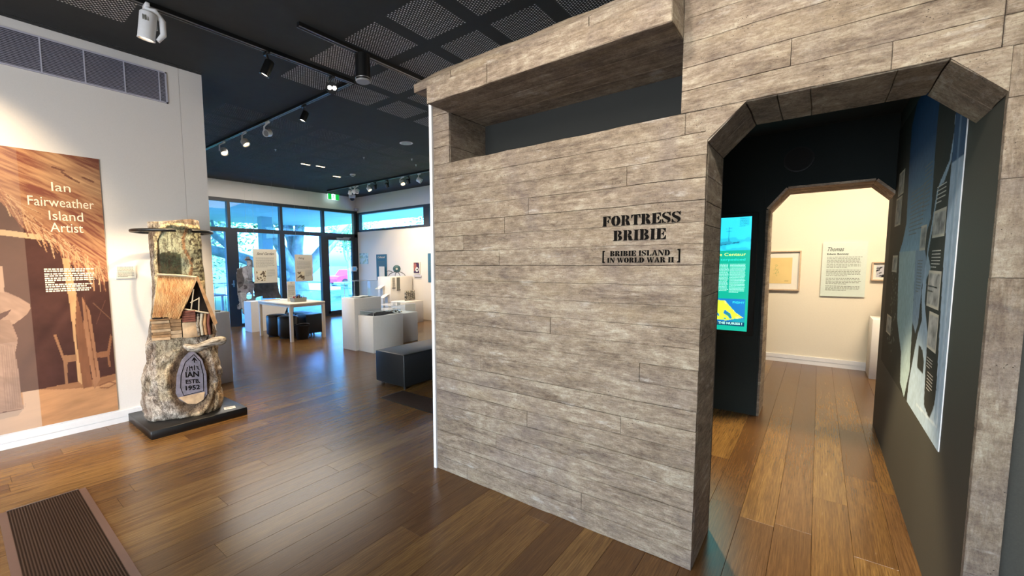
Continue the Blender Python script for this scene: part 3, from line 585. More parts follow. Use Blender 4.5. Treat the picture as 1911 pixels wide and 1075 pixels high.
stencil('FORTRESS', .911, .521, 1.738, .052); stencil('BRIBIE', .851, .585, 1.659, .054)
stencil('BRIBIE ISLAND', .867, .566, 1.578, .028); stencil('IN WORLD WAR II', .882, .548, 1.544, .026)
for yy, sgn in ((.908, 1), (.522, -1)):
    m = MB(); x0, x1 = (0, .013) if sgn > 0 else (0, -.013)
    m.prism([(0, 0), (x1, 0), (x1, .005), (x1 * .55, .008), (x1 * .55, .058), (x1, .061), (x1, .066), (0, .066)], (XF - .0045, yy, 1.543), YM, Z1, NX, .012); m.build('bracket_mark', M['ink'], bun)

# ------------------------------------------------------------------ second doorway (arch) lining
a2 = thing('arch_lining', 'board-marked concrete lining of the far chamfered doorway, head lightened to stand for bounced light', 'door frame', (5.26, -.03, 0))
def ab(o, u, v, n, w, h, mat='conc'): mat = {'conc': 'conc', 'conc_v': 'conc_lit', 'conc_y': 'conc_lit'}[mat]; return board('board', o, u, v, n, w, h, depth=.02, mat=mat, proud=RN.random() * .004, par=a2)
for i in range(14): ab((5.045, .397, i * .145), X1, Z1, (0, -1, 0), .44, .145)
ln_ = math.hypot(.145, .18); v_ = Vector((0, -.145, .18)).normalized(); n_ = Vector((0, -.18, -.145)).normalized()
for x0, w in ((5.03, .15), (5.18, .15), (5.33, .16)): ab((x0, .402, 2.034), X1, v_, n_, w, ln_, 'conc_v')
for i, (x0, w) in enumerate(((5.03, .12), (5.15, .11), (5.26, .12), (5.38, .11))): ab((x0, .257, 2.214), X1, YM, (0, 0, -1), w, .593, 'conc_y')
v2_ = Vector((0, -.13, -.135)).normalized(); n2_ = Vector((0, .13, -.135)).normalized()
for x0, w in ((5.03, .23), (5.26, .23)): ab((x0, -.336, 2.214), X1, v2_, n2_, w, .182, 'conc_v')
m = MB(); m.box((5.052, .40, 0), (5.48, .43, 2.04)); m.prism([(.43, 2.03), (.43, 2.26), (-.46, 2.26), (-.46, 2.10), (-.345, 2.226), (.266, 2.226), (.412, 2.05)], (5.48, 0, 0), Y1, Z1, X1, .44); m.build('lining_core', M['darkteal'], a2)

# ------------------------------------------------------------------ wall poster (printed flat)
pos = thing('wall_poster', 'tall sepia photo poster of a thatched hut with a large cream four-line title', 'poster', (.35, YL - .01, .135))
cv = Canvas(-.25, .132, .983, 2.546, .0048); X, Yc = cv.X, cv.Y
ang = -.45 - .25 * np.clip((2.3 - Yc) * 1.0, -.5, 1.2); st = cv.noise(5, 60, -.42, 3, 4); st2 = cv.noise(6, 70, -.75, 5, 4); wgt = np.clip((2.45 - Yc) / .6 - .2, 0, 1); st = st * (1 - wgt) + st2 * wgt
big = cv.noise(2, 3, 0, 8, 3)
A = np.array(lin('#c98d57')); B = np.array(lin('#8a4631')); D = np.array(lin('#d8a870'))
t = np.clip((st - .35) * 3.2, 0, 1)[..., None]; cv.c[:] = B * (1 - t) + A * t
hi = np.clip((big - .5) * 3 + (Yc - 2.3), 0, 1)[..., None] * .7; cv.c = cv.c * (1 - hi) + D * hi * (.75 + .5 * st[..., None])
dk = cv.mask([(-.3, .1), (1.1, .1), (1.1, 1.40), (.935, 1.40), (.842, 1.46), (.753, 1.53), (.688, 1.64), (.628, 1.78), (.495, 1.80), (.411, 1.93), (.332, 2.08), (-.3, 2.12)])
nd = cv.noise(8, 8, 0, 12, 4); cv.fill(dk, '#4f2b24'); cv.c[dk] *= (.75 + .6 * nd)[dk][:, None]
cv.fill([(-.3, 1.90), (.309, 1.858), (.647, 1.81), (.644, 1.765), (.306, 1.81), (-.3, 1.85)], '#dcb27c')
R2 = random.Random(4)
for i in range(230):                       # loose straws hanging from the eave
    tt = R2.random(); x0 = .32 + .68 * tt; y0 = 2.13 - .72 * tt ** .8 + R2.random() * .12; L = .08 + .16 * R2.random(); a_ = -.5 - R2.random() * .9 - .3 * tt
    cv.line([(x0, y0), (x0 + L * math.cos(a_), y0 + L * math.sin(a_))], .004 + .004 * R2.random(), R2.choice(['#d39a63', '#a9653f', '#e0b27c', '#7a3c2b', '#c58450']), .8)
g = [(-.3, .1), (-.3, .49), (.215, .472), (.337, .468), (.457, .466), (.614, .477), (.727, .473), (.835, .478), (1.1, .51), (1.1, .1)]
gm = cv.mask(g); cv.fill(gm, '#c98c54'); gn = cv.noise(4, 22, .15, 21, 4); cv.c[gm] *= (.72 + .55 * gn)[gm][:, None]
cv.fill([(.45, .466), (1.0, .50), (1.0, .44), (.86, .40), (.6, .43)], '#7d4527', .55)
for P, c in (([(.672, 1.62), (.712, 1.62), (.748, 1.298), (.72, .982), (.724, .701), (.745, .43), (.708, .48), (.704, .843), (.695, 1.191)], '#d6a063'), ([(.748, 1.298), (.768, 1.116), (.792, .831), (.803, .412), (.739, .405), (.726, .7), (.722, .98)], '#8e5733'), ([(.783, 1.268), (.832, 1.124), (.847, .851), (.867, .471), (.818, .38), (.8, .615), (.78, .974)], '#b0754a'),
             ([(.57, .939), (.589, .936), (.626, .739), (.711, .735), (.711, .675), (.647, .673), (.641, .576), (.639, .472), (.619, .476), (.618, .692)], '#a97348'), ([(.85, .728), (.934, .729), (.967, .893), (.979, .862), (.947, .675), (.952, .571), (.936, .574), (.93, .671), (.853, .678)], '#9a6038')):
    k_ = cv.mask(P); cv.fill(k_, c); cv.c[k_] *= (.8 + .4 * cv.noise(30, 6, 0, 31, 3))[k_][:, None]
cv.line([(.80, 1.27), (.84, .5)], .006, '#6b3a24', .8); cv.line([(.86, 1.2), (.99, 1.02)], .006, '#9a6a48', .7); cv.line([(.87, 1.0), (.95, 1.22)], .004, '#84523a', .7)
cv.line([(.86, .41), (.93, .43), (.98, .40), (.92, .37), (.86, .385)], .012, '#8a5433', .8)
for P, c in (([(-.3, 1.30), (.2, 1.36), (.274, 1.345), (.308, 1.337), (.375, 1.288), (.442, 1.225), (.444, 1.186), (.418, 1.136), (.342, 1.067), (.279, 1.036), (.2, 1.06), (.2, .90), (-.3, .88)], '#b98f74'), ([(.245, 1.15), (.33, 1.19), (.30, 1.14), (.24, 1.09)], '#5a3230'), ([(.2, 1.11), (.313, 1.10), (.331, 1.029), (.349, .937), (.345, .911), (.2, .901)], '#a37c64'),
             ([(-.3, .901), (.244, .905), (.347, .911), (.325, .811), (.335, .639), (.336, .442), (.345, .32), (.289, .289), (.2, .325), (-.3, .30)], '#b08a74'), ([(-.3, .30), (.231, .325), (.345, .32), (.358, .369), (.356, .337), (.306, .271), (.2, .265), (-.3, .26)], '#5c3430')):
    k_ = cv.mask(P); cv.fill(k_, c); cv.c[k_] *= (.70 + .62 * cv.noise(26, 9, .9, 41, 3))[k_][:, None]
for i in range(7): cv.line([(.25 + .012 * i, .88), (.24 + .014 * i, .34)], .006, '#8d6a58', .5)
cv.fill([(.272, 1.56), (.303, 1.55), (.298, 1.33), (.27, 1.34)], '#c79f82')
lf = X < .447                                # left strip printed without the brown overlay
cv.c[lf] = cv.c[lf] * .80 + np.array(lin('#e8c4ae')) * .13
lg = lf & gm & ~cv.mask([(-.3, .901), (.347, .911), (.345, .32), (-.3, .30)]); cv.fill(lg, '#d9bba2', .65)
for a_, b_ in (((.66, 2.42), (.73, 2.40)), ((.72, 2.385), (.78, 2.34)), ((.86, 2.36), (.93, 2.33)), ((.74, 2.36), (.83, 2.31))): cv.line([a_, b_], .016, '#6d3a30', .8)
gy = cv.c.mean(-1, keepdims=True); cv.c = (cv.c * .80 + gy * .20) * .82
prt = cv.build('print', (0, YL - .0105, 0), X1, Z1, M['art'], pos)
MB().box((-.25, YL - .010, .132), (.983, YL - .001, 2.546)).build('backing_board', M['trimw'], pos)
for txt, x0, x1, z, h in (('Ian', .642, .768, 2.213, .078), ('Fairweather', .486, .922, 2.076, .082), ('Island', .610, .838, 1.957, .083), ('Artist', .612, .832, 1.853, .083)):
    place_text(txt, 'title_lettering', ((x0 + x1) / 2, YL - .0125, z), X1, Z1, NX, h, M['inkwhite'], prt, width=x1 - x0, bold=0)
for q, (z, w) in enumerate(((1.523, .335), (1.505, .27), (1.481, .335), (1.463, .335), (1.442, .335), (1.424, .335), (1.405, .06), (1.385, .32), (1.367, .275), (1.346, .305), (1.328, .29))):
    text_lines('body_text', (.548, YL - .0125, z + .007), X1, Z1, w, .0145, 1, M['inkwhite'], prt, 50 + q, .8, 1)
lb = thing('wall_label', 'small pale caption card fixed to the white wall beside the sepia poster', 'label', (1.12, YL - .012, 1.42))
MB().box((1.045, YL - .012, 1.424), (1.203, YL, 1.548)).build('card', M['paper'], lb); text_lines('caption_text', (1.058, YL - .0135, 1.54), X1, Z1, .13, .105, 9, M['inkgrey'], lb, 3, .45)

# ------------------------------------------------------------------ air vent in left wall
vt = thing('air_vent', 'long grey louvred air-conditioning grille high in the white wall', 'vent', (.9, YL, 3.2))
m = MB(); x0, x1, z0, z1 = -.9, 1.578, 3.210, 3.518
for a, b in (((x0, z0), (x1, z0 + .012)), ((x0, z1 - .012), (x1, z1)), ((x1 - .014, z0), (x1, z1)), ((x0, z0), (x0 + .014, z1))): m.box((a[0], YL - .012, a[1]), (b[0], YL, b[1]))
m.build('vent_frame', M['louvre'], vt); MB().box((x0, YL - .0025, z0), (x1, YL - .0005, z1)).build('duct_opening', M['navy'], vt)
for x in (-.52, -.23, .06, .35, .648, .935, 1.228, 1.513): MB().box((x - .005, YL - .013, z0), (x + .005, YL - .002, z1)).build('divider', M['louvre'], vt)
m = MB()
for i in range(21): z = z0 + .018 + i * .0138; m.add([(x0, YL - .010, z), (x1, YL - .010, z), (x1, YL - .003, z + .0080), (x0, YL - .003, z + .0080)], [(0, 1, 2, 3)]); m.add([(x0, YL - .010, z - .0015), (x1, YL - .010, z - .0015), (x1, YL - .010, z), (x0, YL - .010, z)], [(0, 1, 2, 3)])
tag(m.build('louvre_blades', M['louvre'], vt, recalc=False), kind='stuff')

# ------------------------------------------------------------------ carved totem sculpture
pb = MB().bbox((1.054, 4.50, 0.0), (1.885, 5.245, .08), .004, n=1).build('low_plinth', M['black']); tag(pb, 'low glossy black plinth under the carved tree trunk', 'plinth')
cd = thing('caption_card', 'small white caption card lying on the black plinth', 'label', (1.757, 4.61, .081), math.radians(-16))
MB().box((-.052, -.04, 0), (.052, .04, .003)).build('card', M['paper'], cd, local=True)
m = MB(); 
for i in range(4): m.add([(-.035, .02 - .014 * i, .0035), (.03, .02 - .014 * i, .0035), (.03, .025 - .014 * i, .0035), (-.035, .025 - .014 * i, .0035)], [(0, 1, 2, 3)])
m.build('caption_text', M['inkgrey'], cd, local=True, recalc=False)
RT = math.atan2(-.282, .959)
tot = thing('carved_tree_trunk', 'tall carved tree trunk with a thatched hut, log ledge and inscribed stone, on black plinth', 'sculpture', (1.42, 4.83, .08), RT)
prof = [(.0, -.305, .31, .17), (.05, -.33, .335, .185), (.2, -.335, .342, .19), (.4, -.318, .335, .185), (.55, -.292, .322, .175), (.7, -.272, .315, .17), (.85, -.245, .30, .165), (.98, -.218, .265, .155), (1.12, -.198, .245, .15), (1.4, -.192, .232, .15), (1.7, -.194, .230, .15), (1.84, -.192, .222, .15), (1.885, -.188, .215, .148)]
def P_at(z):
    for a, b in zip(prof[:-1], prof[1:]):
        if z <= b[0]: t = (z - a[0]) / (b[0] - a[0]); t = t*t*(3 - 2*t) * .5 + t * .5; return [a[i] + (b[i] - a[i]) * t for i in (1, 2, 3)]
    return list(prof[-1][1:])
def in_poly(x, y, P):
    c = False; n = len(P)
    for i in range(n):
        (xa, ya), (xb, yb) = P[i], P[(i + 1) % n]
        if (ya > y) != (yb > y) and x < (xb - xa) * (y - ya) / (yb - ya) + xa: c = not c
    return c
recess = [(-.138, 1.35), (-.128, 1.70), (-.075, 1.80), (-.015, 1.838), (.30, 1.80), (.30, 1.30)]
edgeP = [(-.172, 1.05), (-.160, 1.74), (-.085, 1.838), (-.018, 1.872), (.30, 1.838), (.30, 1.0)]
hutP = [(-.30, .76), (-.30, 1.02), (-.17, 1.06), (-.13, 1.36), (.16, 1.33), (.30, .90), (.30, .76)]
nicheC = (.07, .36)
NT_, NZ = 120, 150
def colr(c): return np.array(lin(c))
BARK = [colr('#cfc3b4'), colr('#a89c8c'), colr('#7b6c5e'), colr('#8f8a70')]
verts = []; cols = []
for k in range(NZ + 1):
    z = 1.885 * k / NZ; l, r, dp = P_at(z); cx = (l + r) / 2; hw = (r - l) / 2
    for j in range(NT_):
        a = 2 * PI * j / NT_; ca, sa = math.cos(a), math.sin(a); e = 2 / 2.7
        x = cx + hw * math.copysign(abs(ca) ** e, ca); y = dp * math.copysign(abs(sa) ** e, sa)
        p = Vector((x * 5, y * 5, z * 5)); n1 = mnoise.fractal(p * 1.3, 1.0, 2.0, 4); n2 = mnoise.fractal(Vector((x * 22, y * 22, z * 9)), .9, 2.0, 3); cr = abs(mnoise.noise(Vector((x*9, y*9, z*3.2))))
        lowk = 1.0 if z < .80 else .45
        q = Vector((ca, sa, 0)); disp = (.022 * n1 + .012 * n2 - .018 * max(0, .16 - cr) / .16) * lowk
        front = sa < 0 and y < -.03
        dn = math.hypot((x - nicheC[0]) / .175, (z - nicheC[1]) / .31)
        back = 0
        if front and dn < 1: back = .045 * min(1, (1 - dn) * 4); disp *= .4
        elif front and dn < 1.3 and z < .5: disp += .018 * math.sin((1.3 - dn) / .3 * PI)
        inr = front and in_poly(x, z, recess)
        if inr: back = .022; disp *= .12
        if front and in_poly(x, z, hutP): back = .02
        X_ = x + q.x * disp; Y_ = y + q.y * disp + back; zz_ = z + (.02 * math.sin(x * 9) - .008 * n2 if k == NZ else 0)
        verts.append((X_, Y_, zz_ if k else 0.0))
        t = .5 + .9 * n1 + .5 * n2; c = BARK[0] * max(0, min(1, t)) + BARK[2] * (1 - max(0, min(1, t))); g_ = mnoise.noise(Vector((x*7+3, y*7, z*4)))
        if g_ > .15: c = c * .6 + BARK[3] * .4
        if z < .8: c = c * 1.0 + colr('#d8bfae') * .10
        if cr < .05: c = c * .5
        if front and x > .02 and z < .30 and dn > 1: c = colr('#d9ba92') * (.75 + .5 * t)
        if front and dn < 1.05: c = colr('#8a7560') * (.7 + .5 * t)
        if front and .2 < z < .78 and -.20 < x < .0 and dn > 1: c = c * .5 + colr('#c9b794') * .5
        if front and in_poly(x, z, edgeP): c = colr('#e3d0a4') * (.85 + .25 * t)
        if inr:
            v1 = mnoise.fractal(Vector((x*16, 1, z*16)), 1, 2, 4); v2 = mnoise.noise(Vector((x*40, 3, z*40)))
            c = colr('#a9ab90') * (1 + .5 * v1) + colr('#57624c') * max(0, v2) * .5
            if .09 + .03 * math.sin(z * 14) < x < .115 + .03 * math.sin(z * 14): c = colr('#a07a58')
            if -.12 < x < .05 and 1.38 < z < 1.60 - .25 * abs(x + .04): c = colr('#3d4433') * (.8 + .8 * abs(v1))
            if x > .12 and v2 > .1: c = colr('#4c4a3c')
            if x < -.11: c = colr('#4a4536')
        cols.append(np.clip(c, 0, 1))
faces = [(k*NT_ + j, k*NT_ + (j+1) % NT_, (k+1)*NT_ + (j+1) % NT_, (k+1)*NT_ + j) for k in range(NZ) for j in range(NT_)] + [tuple(NZ*NT_ + j for j in range(NT_)), tuple(range(NT_ - 1, -1, -1))]
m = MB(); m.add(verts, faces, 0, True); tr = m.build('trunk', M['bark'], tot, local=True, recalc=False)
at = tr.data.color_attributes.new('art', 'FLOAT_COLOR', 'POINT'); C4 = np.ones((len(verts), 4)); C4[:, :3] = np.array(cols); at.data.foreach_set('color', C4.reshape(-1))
def thatch_mat():
    k = NT('thatch_straw'); o = k.obj(); a = k.noise(k.mapping(o, (60, 30, 5), rot=(0, .42, 0)), 1.6, 5, .7); b2 = k.noise(o, 9, 3)
    k.ln(k.mix(.35, k.ramp(a, [(.3, '#5b3b25'), (.45, '#a57a50'), (.6, '#cfa777'), (.75, '#e6cfa0')]), k.ramp(b2, [(.4, '#c08a5c'), (.6, '#d8c49a')])), k.b.inputs['Base Color']); k.b.inputs['Roughness'].default_value = .9
    k.ln(k.bump(a, .9, .012), k.b.inputs['Normal']); return k.m
M['thatch'] = thatch_mat()
M['stone'] = plain('violet_grey_stone', '#77707a', .8, var=.22, scale=25, bump=.5); M['drift'] = None
def drift_mat():
    k = NT('driftwood'); o = k.obj(); a = k.noise(k.mapping(o, (5, 26, 38), rot=(0, .1, 0)), 1.7, 5, .75, dist=.8)
    k.ln(k.ramp(a, [(.34, '#2e2722'), (.44, '#6d6358'), (.54, '#a39a8d'), (.68, '#cfc8bb')]), k.b.inputs['Base Color']); k.b.inputs['Roughness'].default_value = .9; k.ln(k.bump(a, .9, .012), k.b.inputs['Normal']); return k.m
M['drift'] = drift_mat()
M['slatwood'] = plain('rough_hut_timber', '#a07a54', .85, var=.4, scale=18, bump=.6); M['redwood'] = plain('dark_red_hut_timber', '#6f3f33', .85, var=.35, scale=25, bump=.6); M['sandst'] = plain('pale_sandstone', '#c3a27e', .9, var=.2, scale=20, bump=.4)
M['void'] = plain('dark_hut_interior', '#1d1410', .95); M['paletwig'] = plain('bleached_twig', '#b4a894', .8, var=.2)
# roof: straw strips running down slope, ridge (-.14..0.16, z 1.36) to eave (-.2..0.0, z 1.0)
NS = 26
for i in range(NS):
    t0, t1 = i / NS, (i + 1) / NS
    rx0, rx1 = -.140 + .305 * t0, -.140 + .305 * t1; ex0, ex1 = -.200 + .205 * t0, -.200 + .205 * t1; j = (RN.random() - .5) * .014; m = MB(); st_ = 5; vs = []
    for s_ in range(st_ + 1):
        q = s_ / st_; z = 1.372 - .03 * ((t0 + t1) / 2) - (.372 + .0 + j) * q; y = -.135 - .085 * q - .012 * math.sin(q * PI) + (RN.random() - .5) * .003
        xa, xb = rx0 + (ex0 - rx0) * q, rx1 + (ex1 - rx1) * q + .002; th = .014 + .010 * q
        vs += [(xa, y - th * .4, z), ((xa + xb) / 2, y - th * .75, z), (xb, y - th * .4, z), (xb, y + .03, z), (xa, y + .03, z)]
    m.add(vs, [(a*5 + b, a*5 + (b+1) % 5, (a+1)*5 + (b+1) % 5, (a+1)*5 + b) for a in range(st_) for b in range(5)] + [(0,1,2,3,4), tuple(st_*5 + b for b in (4,3,2,1,0))]); m.build('thatch_strip', M['thatch'], tot, local=True)
MB().tube([(-.145, -.15, 1.385), (.0, -.152, 1.375), (.165, -.15, 1.352)], .010, 8).build('ridge_pole', M['paletwig'], tot, local=True)
MB().prism([(.165, 1.34), (.005, .99), (.285, .885)], (0, -.135, 0), X1, Z1, (0, -1, 0), .02).build('gable_opening', M['void'], tot, local=True, label='dark gable opening of the carved hut')
m = MB(); n_ = 6
for a, b in (((.165, 1.355), (.292, .885)),): 
    m.box((0, -.20, -.5), (.030, -.10, 0), rot=None)
mm = MB().prism([(.158, 1.35), (.178, 1.36), (.315, .90), (.285, .875)], (0, -.205, 0), X1, Z1, (0, -1, 0), .07); mm.build('gable_rafter', M['slatwood'], tot, local=True)
MB().prism([(.152, 1.345), (.172, 1.345), (.02, .985), (-.004, .99)], (0, -.205, 0), X1, Z1, (0, -1, 0), .05).build('gable_rafter', M['thatch'], tot, local=True)
for a, b, r in (((.135, 1.24), (.105, 1.05), .006), ((.175, 1.16), (.165, 1.03), .006), ((.10, 1.11), (.175, 1.15), .005), ((.05, 1.052), (.245, 1.0), .008)): MB().tube([(a[0], -.195, a[1]), (b[0], -.195, b[1])], r, 7).build('twig', M['paletwig'], tot, local=True)
# hut walls
MB().box((-.20, -.15, .78), (.27, -.10, 1.03)).build('hut_recess', M['void'], tot, local=True)
for i in range(7):
    z = .775 + i * .026; MB().box((-.215 + RN.random()*.01, -.185 - RN.random()*.012, z), (-.075 + RN.random()*.01, -.13, z + .023)).build('wall_log', M['slatwood' if i % 3 else 'sandst'], tot, local=True)
for i in range(5):
    z = .785 + i * .036; MB().box((-.070, -.18 - RN.random()*.01, z), (.018, -.13, z + .032)).build('wall_log', M['sandst' if i < 2 else 'slatwood'], tot, local=True)
for i in range(5):
    z = .93 + i * .022; MB().box((.028, -.20 - RN.random()*.008, z), (.135, -.13, z + .019)).build('wall_log', M['redwood'], tot, local=True)
MB().bbox((.025, -.19, .775), (.165, -.12, .925), .008, n=1).build('sandstone_block', M['sandst'], tot, local=True)
for x, mt in ((.155, 'drift'), (.185, 'paletwig'), (.215, 'slatwood'), (.245, 'redwood')): MB().tube([(x, -.18, .79), (x - .008, -.185, .90), (x + .005, -.18, 1.0)], .014, 8).build('hut_post', M[mt], tot, local=True)
MB().tube([(-.22, -.185, .965), (-.1, -.19, .968), (.03, -.19, .963)], .008, 7).build('wall_plate', M['slatwood'], tot, local=True)
pts = [(.030, -.20, .708), (.07, -.23, .685), (.13, -.245, .672), (.20, -.24, .700), (.27, -.235, .722), (.33, -.225, .722), (.362, -.215, .722)]
MB().tube(pts, [.018, .034, .040, .038, .040, .046, .036], 14).build('log_ledge', M['drift'], tot, local=True, label='weathered driftwood log ledge')
MB().tube([(.362, -.215, .722), (.372, -.21, .720)], [.036, .024], 14).build('log_end', M['drift'], tot, local=True)
# ring halves
for a0, a1 in ((-86, -262), (-64, 82)):
    P = [(.0 + .325 * math.cos(math.radians(a0 + (a1 - a0) * i / 26)), .02 + .27 * math.sin(math.radians(a0 + (a1 - a0) * i / 26)), 1.79) for i in range(27)]
    MB().tube(P, .0155, 12).build('ring_half', M['black'], tot, local=True, label='black steel ring half around the trunk top')
for x in (-.2, .22): MB().box((x - .03, -.02, 1.765), (x + .03, .05, 1.78)).build('ring_bracket', M['black'], tot, local=True)
# inscribed stone
pl = [(.103, .640), (.168, .545), (.198, .40), (.195, .20), (.16, .145), (.10, .115), (.03, .13), (-.035, .18), (-.062, .25), (-.045, .42), (.0, .555), (.06, .625)]
MB().prism(pl, (0, -.172, 0), X1, Z1, (0, -1, 0), .06).build('inscribed_stone', M['stone'], tot, local=True)
inner = [(.103, .605), (.150, .535), (.170, .40), (.165, .235), (.0, .215), (-.02, .30), (-.01, .42), (.03, .54), (.103, .605)]
MB().tube([(x, -.1725, z) for x, z in inner], .0035, 5).build('carved_border', M['ink'], tot, local=True)
MB().prism([(-.045, .205), (.175, .225), (.16, .150), (.10, .118), (.03, .13)], (0, -.180, 0), X1, Z1, (0, -1, 0), .05).build('sand_fill', M['sandst'], tot, local=True)
FR[tot.name] = Vector((0, 0, 0))
for txt, x, z, h, w in (('IAN', .080, .388, .052, .110), ('ESTB.', .082, .325, .038, .118), ('1952', .078, .262, .042, .118)):
    place_text(txt, 'carved_letters', (x, -.1745, z), Vector((1, 0, -.06)), Z1, NX, h, M['ink'], tot, width=w, bold=.03)
m = MB()
for a, b in (((.045, .49), (.035, .45)), ((.06, .50), (.062, .45)), ((.06, .48), (.09, .485)), ((.075, .495), (.085, .45)), ((.10, .50), (.10, .45)), ((.115, .49), (.135, .475)), ((.12, .475), (.14, .45)), ((.085, .545), (.103, .575)), ((.103, .575), (.122, .54)), ((.088, .555), (.118, .553)), ((.103, .57), (.103, .525))): m.tube([(a[0], -.1735, a[1]), (b[0], -.1735, b[1])], .0035, 5)
m.build('carved_signs', M['ink'], tot, local=True)
FR[tot.name] = Vector((1.42, 4.83, .08))

# ------------------------------------------------------------------ floor grilles
def floor_grille(label, x0, y0, x1, y1, alongy, top, wide, name='floor_grille'):
    t = thing(name, label, 'floor grille', ((x0+x1)/2, (y0+y1)/2, 0)); f = wide
    for a, b in (((x0 - f, y0 - .006), (x0, y1)), ((x1, y0 - .006), (x1 + f, y1))) if alongy else (((x0, y0 - f), (x1, y0)), ((x0, y1), (x1, y1 + f))): MB().box((a[0], a[1], 0), (b[0], b[1], .004)).build('side_frame', top, t)
    for a, b in (((x0, y1), (x1, y1 + .008)), ((x0, y0 - .008), (x1, y0))) if alongy else (((x0 - .008, y0), (x0, y1)), ((x1, y0), (x1 + .008, y1))): MB().box((a[0], a[1], 0), (b[0], b[1], .005)).build('end_frame', M['steel'], t)
    MB().box((x0, y0, .0003), (x1, y1, .0006)).build('duct_opening', M['grillegap'], t)
    m = MB(); n = int(((x1 - x0) if alongy else (y1 - y0)) / .0125)
    for i in range(n + 1):
        if alongy: c = x0 + (x1 - x0) * i / n; m.box((c - .0024, y0, .0008), (c + .0024, y1, .0038))
        else: c = y0 + (y1 - y0) * i / n; m.box((x0, c - .0024, .0008), (x1, c + .0024, .0038))
    L = (y1 - y0) if alongy else (x1 - x0); k = int(L / .0115)
    for i in range(k + 1):
        if alongy: c = y0 + L * i / k; m.box((x0, c - .0018, .0008), (x1, c + .0018, .0030))
        else: c = x0 + L * i / k; m.box((c - .0018, y0, .0008), (c + .0018, y1, .0030))
    tag(m.build('grille_mesh', M['grille'], t, recalc=False), kind='stuff'); return t
floor_grille('brown metal floor grille set in the planks in the left foreground', .135, 1.9, .478, 3.895, True, M['grillefr'], .036)
floor_grille('narrow dark floor grille in front of the black bench', 3.10, 2.3, 3.425, 3.84, True, M['black'], .012)

# ------------------------------------------------------------------ bench
bn = thing('bench', 'long black leatherette bench half hidden by the concrete bunker wall', 'bench', (3.7, 4.1, 0), 0)
dirx = Vector((.425, -.055, 0)).normalized()
# bench axes: short side from (3.444,4.383) to (3.465,3.826); long side heads away to the right
a0 = Vector((3.455, 4.385, 0)); 
MB().bbox((3.455, 3.828, .035), (4.95, 4.375, .437), .018).build('seat_block', M['leather'], bn); sb_ = bpy.data.objects['seat_block']
for p0, p1 in (((3.462, 3.835, .43), (4.94, 3.835, .43)), ((3.462, 3.835, .43), (3.462, 4.368, .43)), ((3.462, 3.835, .05), (3.462, 3.835, .43))): MB().tube([p0, p1], .0045, 6).build('piping', M['seam'], sb_)
for x in (3.52, 4.88):
    for y in (3.89, 4.31): MB().cyl((x, y, 0), (x, y, .04), .022, n=12).build('foot', M['black'], bn)

# ------------------------------------------------------------------ display plinths
def plinth(label, a, b, gap=True, name='plinth', group=None):
    t = thing(name, label, 'plinth', ((a[0]+b[0])/2, (a[1]+b[1])/2, 0), 0, group)
    MB().bbox((a[0], a[1], 0), (b[0], b[1], b[2]), .004, n=1).build('body', M['plinth'], t); return t
def case(label, a, b, name='display_case'):
    t = thing(name, label, 'display case', ((a[0]+b[0])/2, (a[1]+b[1])/2, a[2])); th = .006
    (x0, y0, z0), (x1, y1, z1) = a, b
    for p, q in (((x0, y0, z0), (x1, y0 + th, z1)), ((x0, y1 - th, z0), (x1, y1, z1)), ((x0, y0 + th, z0), (x0 + th, y1 - th, z1)), ((x1 - th, y0 + th, z0), (x1, y1 - th, z1))): MB().box(p, q).build('side_pane', M['acrylic'], t)
    MB().box((x0, y0, z1), (x1, y1, z1 + th)).build('top_pane', M['acrylic'], t)
    e = .0025; m = MB()
    for x in (x0, x1):
        for y in (y0, y1): m.box((x - e, y - e, z0), (x + e, y + e, z1 + th))
    for y in (y0, y1): m.box((x0, y - e, z1 + th - e), (x1, y + e, z1 + th + e))
    for x in (x0, x1): m.box((x - e, y0, z1 + th - e), (x + e, y1, z1 + th + e))
    m.build('polished_edges', M['whitemetal'], t); return t
plinth('taller white plinth of the square pair, left of the low one', (4.54, 6.295, 0), (5.14, 6.68, .935))
case('tall clear acrylic case on the taller white plinth', (4.58, 6.33, .937), (5.10, 6.64, 1.235))
op = thing('open_book', 'open pale book lying in the tall acrylic case', 'book', (4.84, 6.48, .937), .15)
m = MB(); 
for s_ in (-1, 1): m.add([(0, -.11, .012), (s_*.08, -.11, .022), (s_*.17, -.11, .006), (s_*.17, .11, .006), (s_*.08, .11, .022), (0, .11, .012)], [(0, 1, 4, 5), (1, 2, 3, 4)]); m.add([(0, -.11, 0), (s_*.17, -.11, 0), (s_*.17, .11, 0), (0, .11, 0)], [(0, 1, 2, 3)])
m.build('pages', M['paper'], op, local=True, recalc=False); MB().box((-.175, -.115, 0), (.175, .115, .004)).build('cover', M['inkgrey'], op, local=True)
plinth('lower white plinth in front, carrying a folded dark garment', (4.60, 5.865, 0), (5.29, 6.285, .637))
case('low acrylic case over the folded dark garment', (4.63, 5.89, .639), (5.26, 6.26, .715))
gm_ = MB(); R2 = random.Random(9); vs = []; n_ = 22
for i in range(n_ + 1):
    for j in range(n_ + 1):
        u_, v_2 = i / n_ - .5, j / n_ - .5; rr = (abs(u_*2) ** 2.5 + abs(v_2*2) ** 2.5); hgt = max(0, 1 - rr) ** .5 * .035 + (.012 * mnoise.noise(Vector((u_*9, v_2*9, 2))) if rr < .95 else 0)
        vs.append((4.94 + u_ * .56, 6.075 + v_2 * .30 + .03 * math.sin(u_ * 6), .640 + max(0.0005, hgt)))
gm_.add(vs, [(i*(n_+1)+j, (i+1)*(n_+1)+j, (i+1)*(n_+1)+j+1, i*(n_+1)+j+1) for i in range(n_) for j in range(n_)], 0, True)
gar = thing('folded_garment', 'dark purple-black folded garment with white trim in the low case', 'clothing', (4.94, 6.075, .64)); gm_.build('cloth', M['dirt'], gar, recalc=False)
